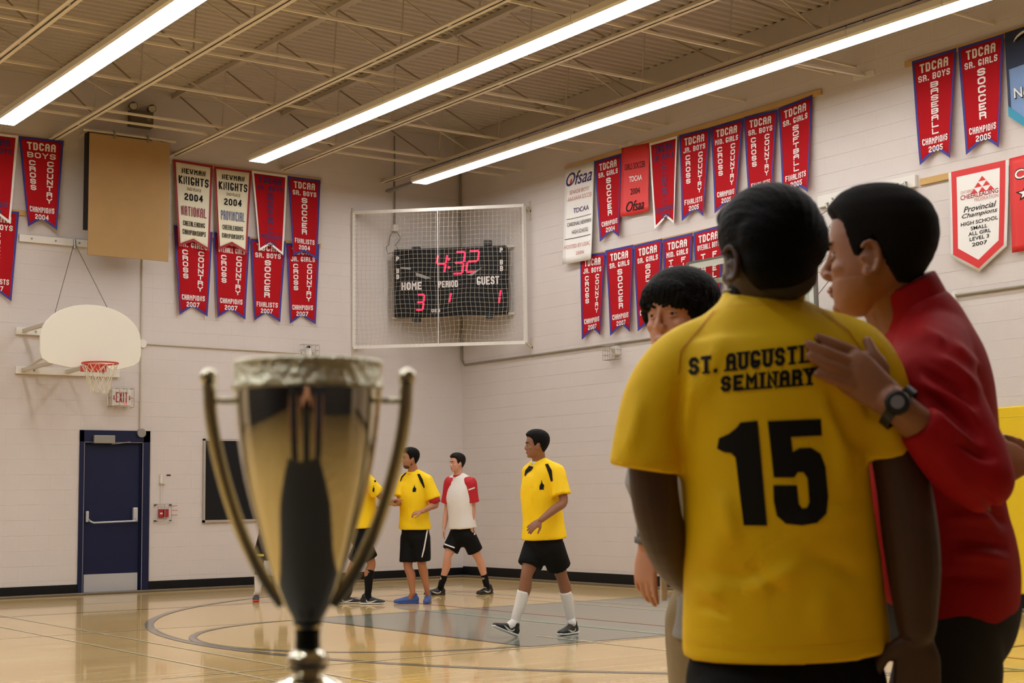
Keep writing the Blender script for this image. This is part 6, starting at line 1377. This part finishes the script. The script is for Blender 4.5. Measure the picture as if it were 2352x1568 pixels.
for k_, (ox_, oy_, lab_, col_) in enumerate(((-.72, .0, 'added spectator in black jacket left of the photographer, behind the camera', rgb(20, 20, 24)), (.72, .05, 'added spectator in navy jacket right of the photographer, behind the camera', rgb(24, 26, 40)))):  # unseen onlookers added to darken the middle of the cup's reflection
    def PQ(x, y, z): return PH(x + ox_, y + oy_, z)
    pp = player('spectator', lab_, 1.0,
        dict(head=PQ(0, .02, 1.66), neck=PQ(0, 0, 1.48), shL=PQ(-.2, 0, 1.42), shR=PQ(.2, 0, 1.42), elL=PQ(-.26, -.03, 1.14), elR=PQ(.26, -.03, 1.14), wrL=PQ(-.25, .05, .9), wrR=PQ(.25, .05, .9), pel=PQ(0, 0, .95), hem=PQ(0, 0, .88),
             knL=PQ(-.1, .02, .5), knR=PQ(.1, .02, .5), anL=PQ(-.1, 0, .09), anR=PQ(.1, 0, .09), heL=PQ(-.1, -.06, 0), heR=PQ(.1, -.06, 0), toL=PQ(-.11, .2, 0), toR=PQ(.11, .2, 0)),
        FF, FF, SK['olive'], voxel=.012, s=1.0, shirt=mat('jacket_dark_%d' % k_, col_, .9), shorts=mat('trousers_black', rgb(22, 22, 26), .9), group='people standing in the foreground', hands={'L': (-UP, -FF, 1, .3), 'R': (-UP, -FF, -1, .3)})
    t, g, HM, body, so, ko, F_, Rv_ = pp; cropped(t, g['head'], HM, 1.0, M_HAIR, thick=.009, top=.012, voxel=.008, seed=19 + k_)
    for q in 'LR': shoe(t, g['he' + q], g['to' + q], M_SHOEB, M_SOLEW)
# ================================================================ TROPHY
DT = 1.4; KX = 707; cT = W(KX, 1200, DT); SCT = FPX / DT
def zt_(y): return W(KX, y, DT).z
gold = bpy.data.materials.new('champagne_chrome'); gold.use_nodes = True; bb = gold.node_tree.nodes['Principled BSDF']; bb.inputs['Base Color'].default_value = (.82, .78, .62, 1); bb.inputs['Metallic'].default_value = 1; bb.inputs['Roughness'].default_value = .045
gold2 = mat('champagne_brushed', (.74, .70, .50, 1), .22, 1.0); eng = mat('engraved_band', (.78, .76, .58, 1), .28, 1.0, bump=.9, bump_scale=130)
base_z = zt_(1650); PLH = .09
t = thing('trophy_cup', 'champagne metal trophy cup with two tall handles, out of focus in front', 'trophy', (cT.x, cT.y, base_z - PLH))
def lathe(rows, name, m, thick=None, parent=t, n=64):
    mb = MB(); mb.lathe([(hw / SCT, zt_(y)) for y, hw in rows], (cT.x, cT.y, 0), n); return mb.build(name, m, parent, smooth=True)
ox = [(830, 171), (834, 173), (880, 172)]
cup = lathe([(893, 170), (930, 168), (970, 164), (1010, 159), (1060, 151), (1110, 141), (1160, 128), (1210, 114), (1260, 100), (1310, 85), (1350, 71), (1385, 55), (1410, 40), (1428, 32), (1440, 31)], 'bowl', gold)
lathe([(1430, 30), (1380, 50), (1300, 84), (1200, 112), (1080, 143), (960, 161), (880, 167), (832, 168)], 'bowl_lining', gold2, parent=cup)
lathe([(832, 168), (828, 171), (832, 174), (838, 172), (846, 171), (880, 171), (884, 174), (889, 176), (893, 174), (896, 170)], 'rim_band', eng, parent=cup)
lathe([(1420, 28), (1424, 34), (1430, 34), (1434, 29), (1460, 28), (1490, 29)], 'stem', mat('stem_dark', rgb(52, 58, 50), .25, .7))
lathe([(1488, 29), (1492, 36), (1500, 44), (1515, 48), (1530, 46), (1538, 38), (1544, 30), (1548, 36), (1556, 62), (1568, 86), (1588, 106), (1615, 116), (1640, 120), (1650, 120), (1650, 1)], 'foot', gold)
for s in (-1, 1):
    pts = [(KX + s * x, y) for x, y in ((228, 866), (226, 900), (223, 950), (214, 1010), (198, 1080), (178, 1150), (155, 1215), (128, 1275), (98, 1330), (72, 1368), (56, 1388))]
    cs = catmull([tuple(W(x, y, DT)) for x, y in pts], 4); mb = MB(); mb.tube([Vector(c) for c in cs], [.0062] * len(cs), 12); h_ = mb.build('handle', gold2, t, smooth=True)
    mb = MB(); mb.sphere(W(KX + s * 228, 866, DT), .0085, 14); mb.build('handle_knob', gold, h_, smooth=True)
    mb = MB(); mb.tube([W(KX + s * 168, 920, DT), W(KX + s * 224, 920, DT)], .0028, 8); mb.build('handle_strut', gold2, h_, smooth=True)
M_MARB = mat('black_marble', rgb(22, 22, 24), .15, noise_scale=8, noise_amt=.5)
Mz = Matrix(((RGT.x, FF.x, 0, cT.x), (RGT.y, FF.y, 0, cT.y), (0, 0, 1, 0), (0, 0, 0, 1)))
mb = MB(); mb.box((-.065, -.065, base_z - .02), (.065, .065, base_z - .0005), Mz); mb.box((-.08, -.08, base_z - PLH), (.08, .08, base_z - .02), Mz); mb.build('plinth', M_MARB, t, bevel=.004)
mb = MB(); mb.box((-.05, -.083, base_z - PLH + .015), (.05, -.0805, base_z - PLH + .055), Mz); mb.build('name_plate', gold2, t)
# unseen table under it, sized and blackened to darken the cup's reflection
ztab = base_z - PLH; t = thing('folding_table', 'plain black table carrying the trophy, below the frame', 'table', (cT.x, cT.y, 0))
mb = MB(); mb.box((-.5, -1.0, ztab - .035), (.5, .32, ztab - .0005), Mz); mb.build('tabletop', mat('table_black', rgb(24, 23, 24), .6, noise_scale=20, noise_amt=.05), t, bevel=.006)
for a in (-.45, .45):
    for b_ in (-.92, .26):
        mb = MB(); mb.tube([Mz @ Vector((a, b_, 0)), Mz @ Vector((a, b_, ztab - .03))], .014, 10); mb.build('leg', M_GREYMET, t)
for o in list(bpy.data.objects):
    if '_loc' in o: del o['_loc']
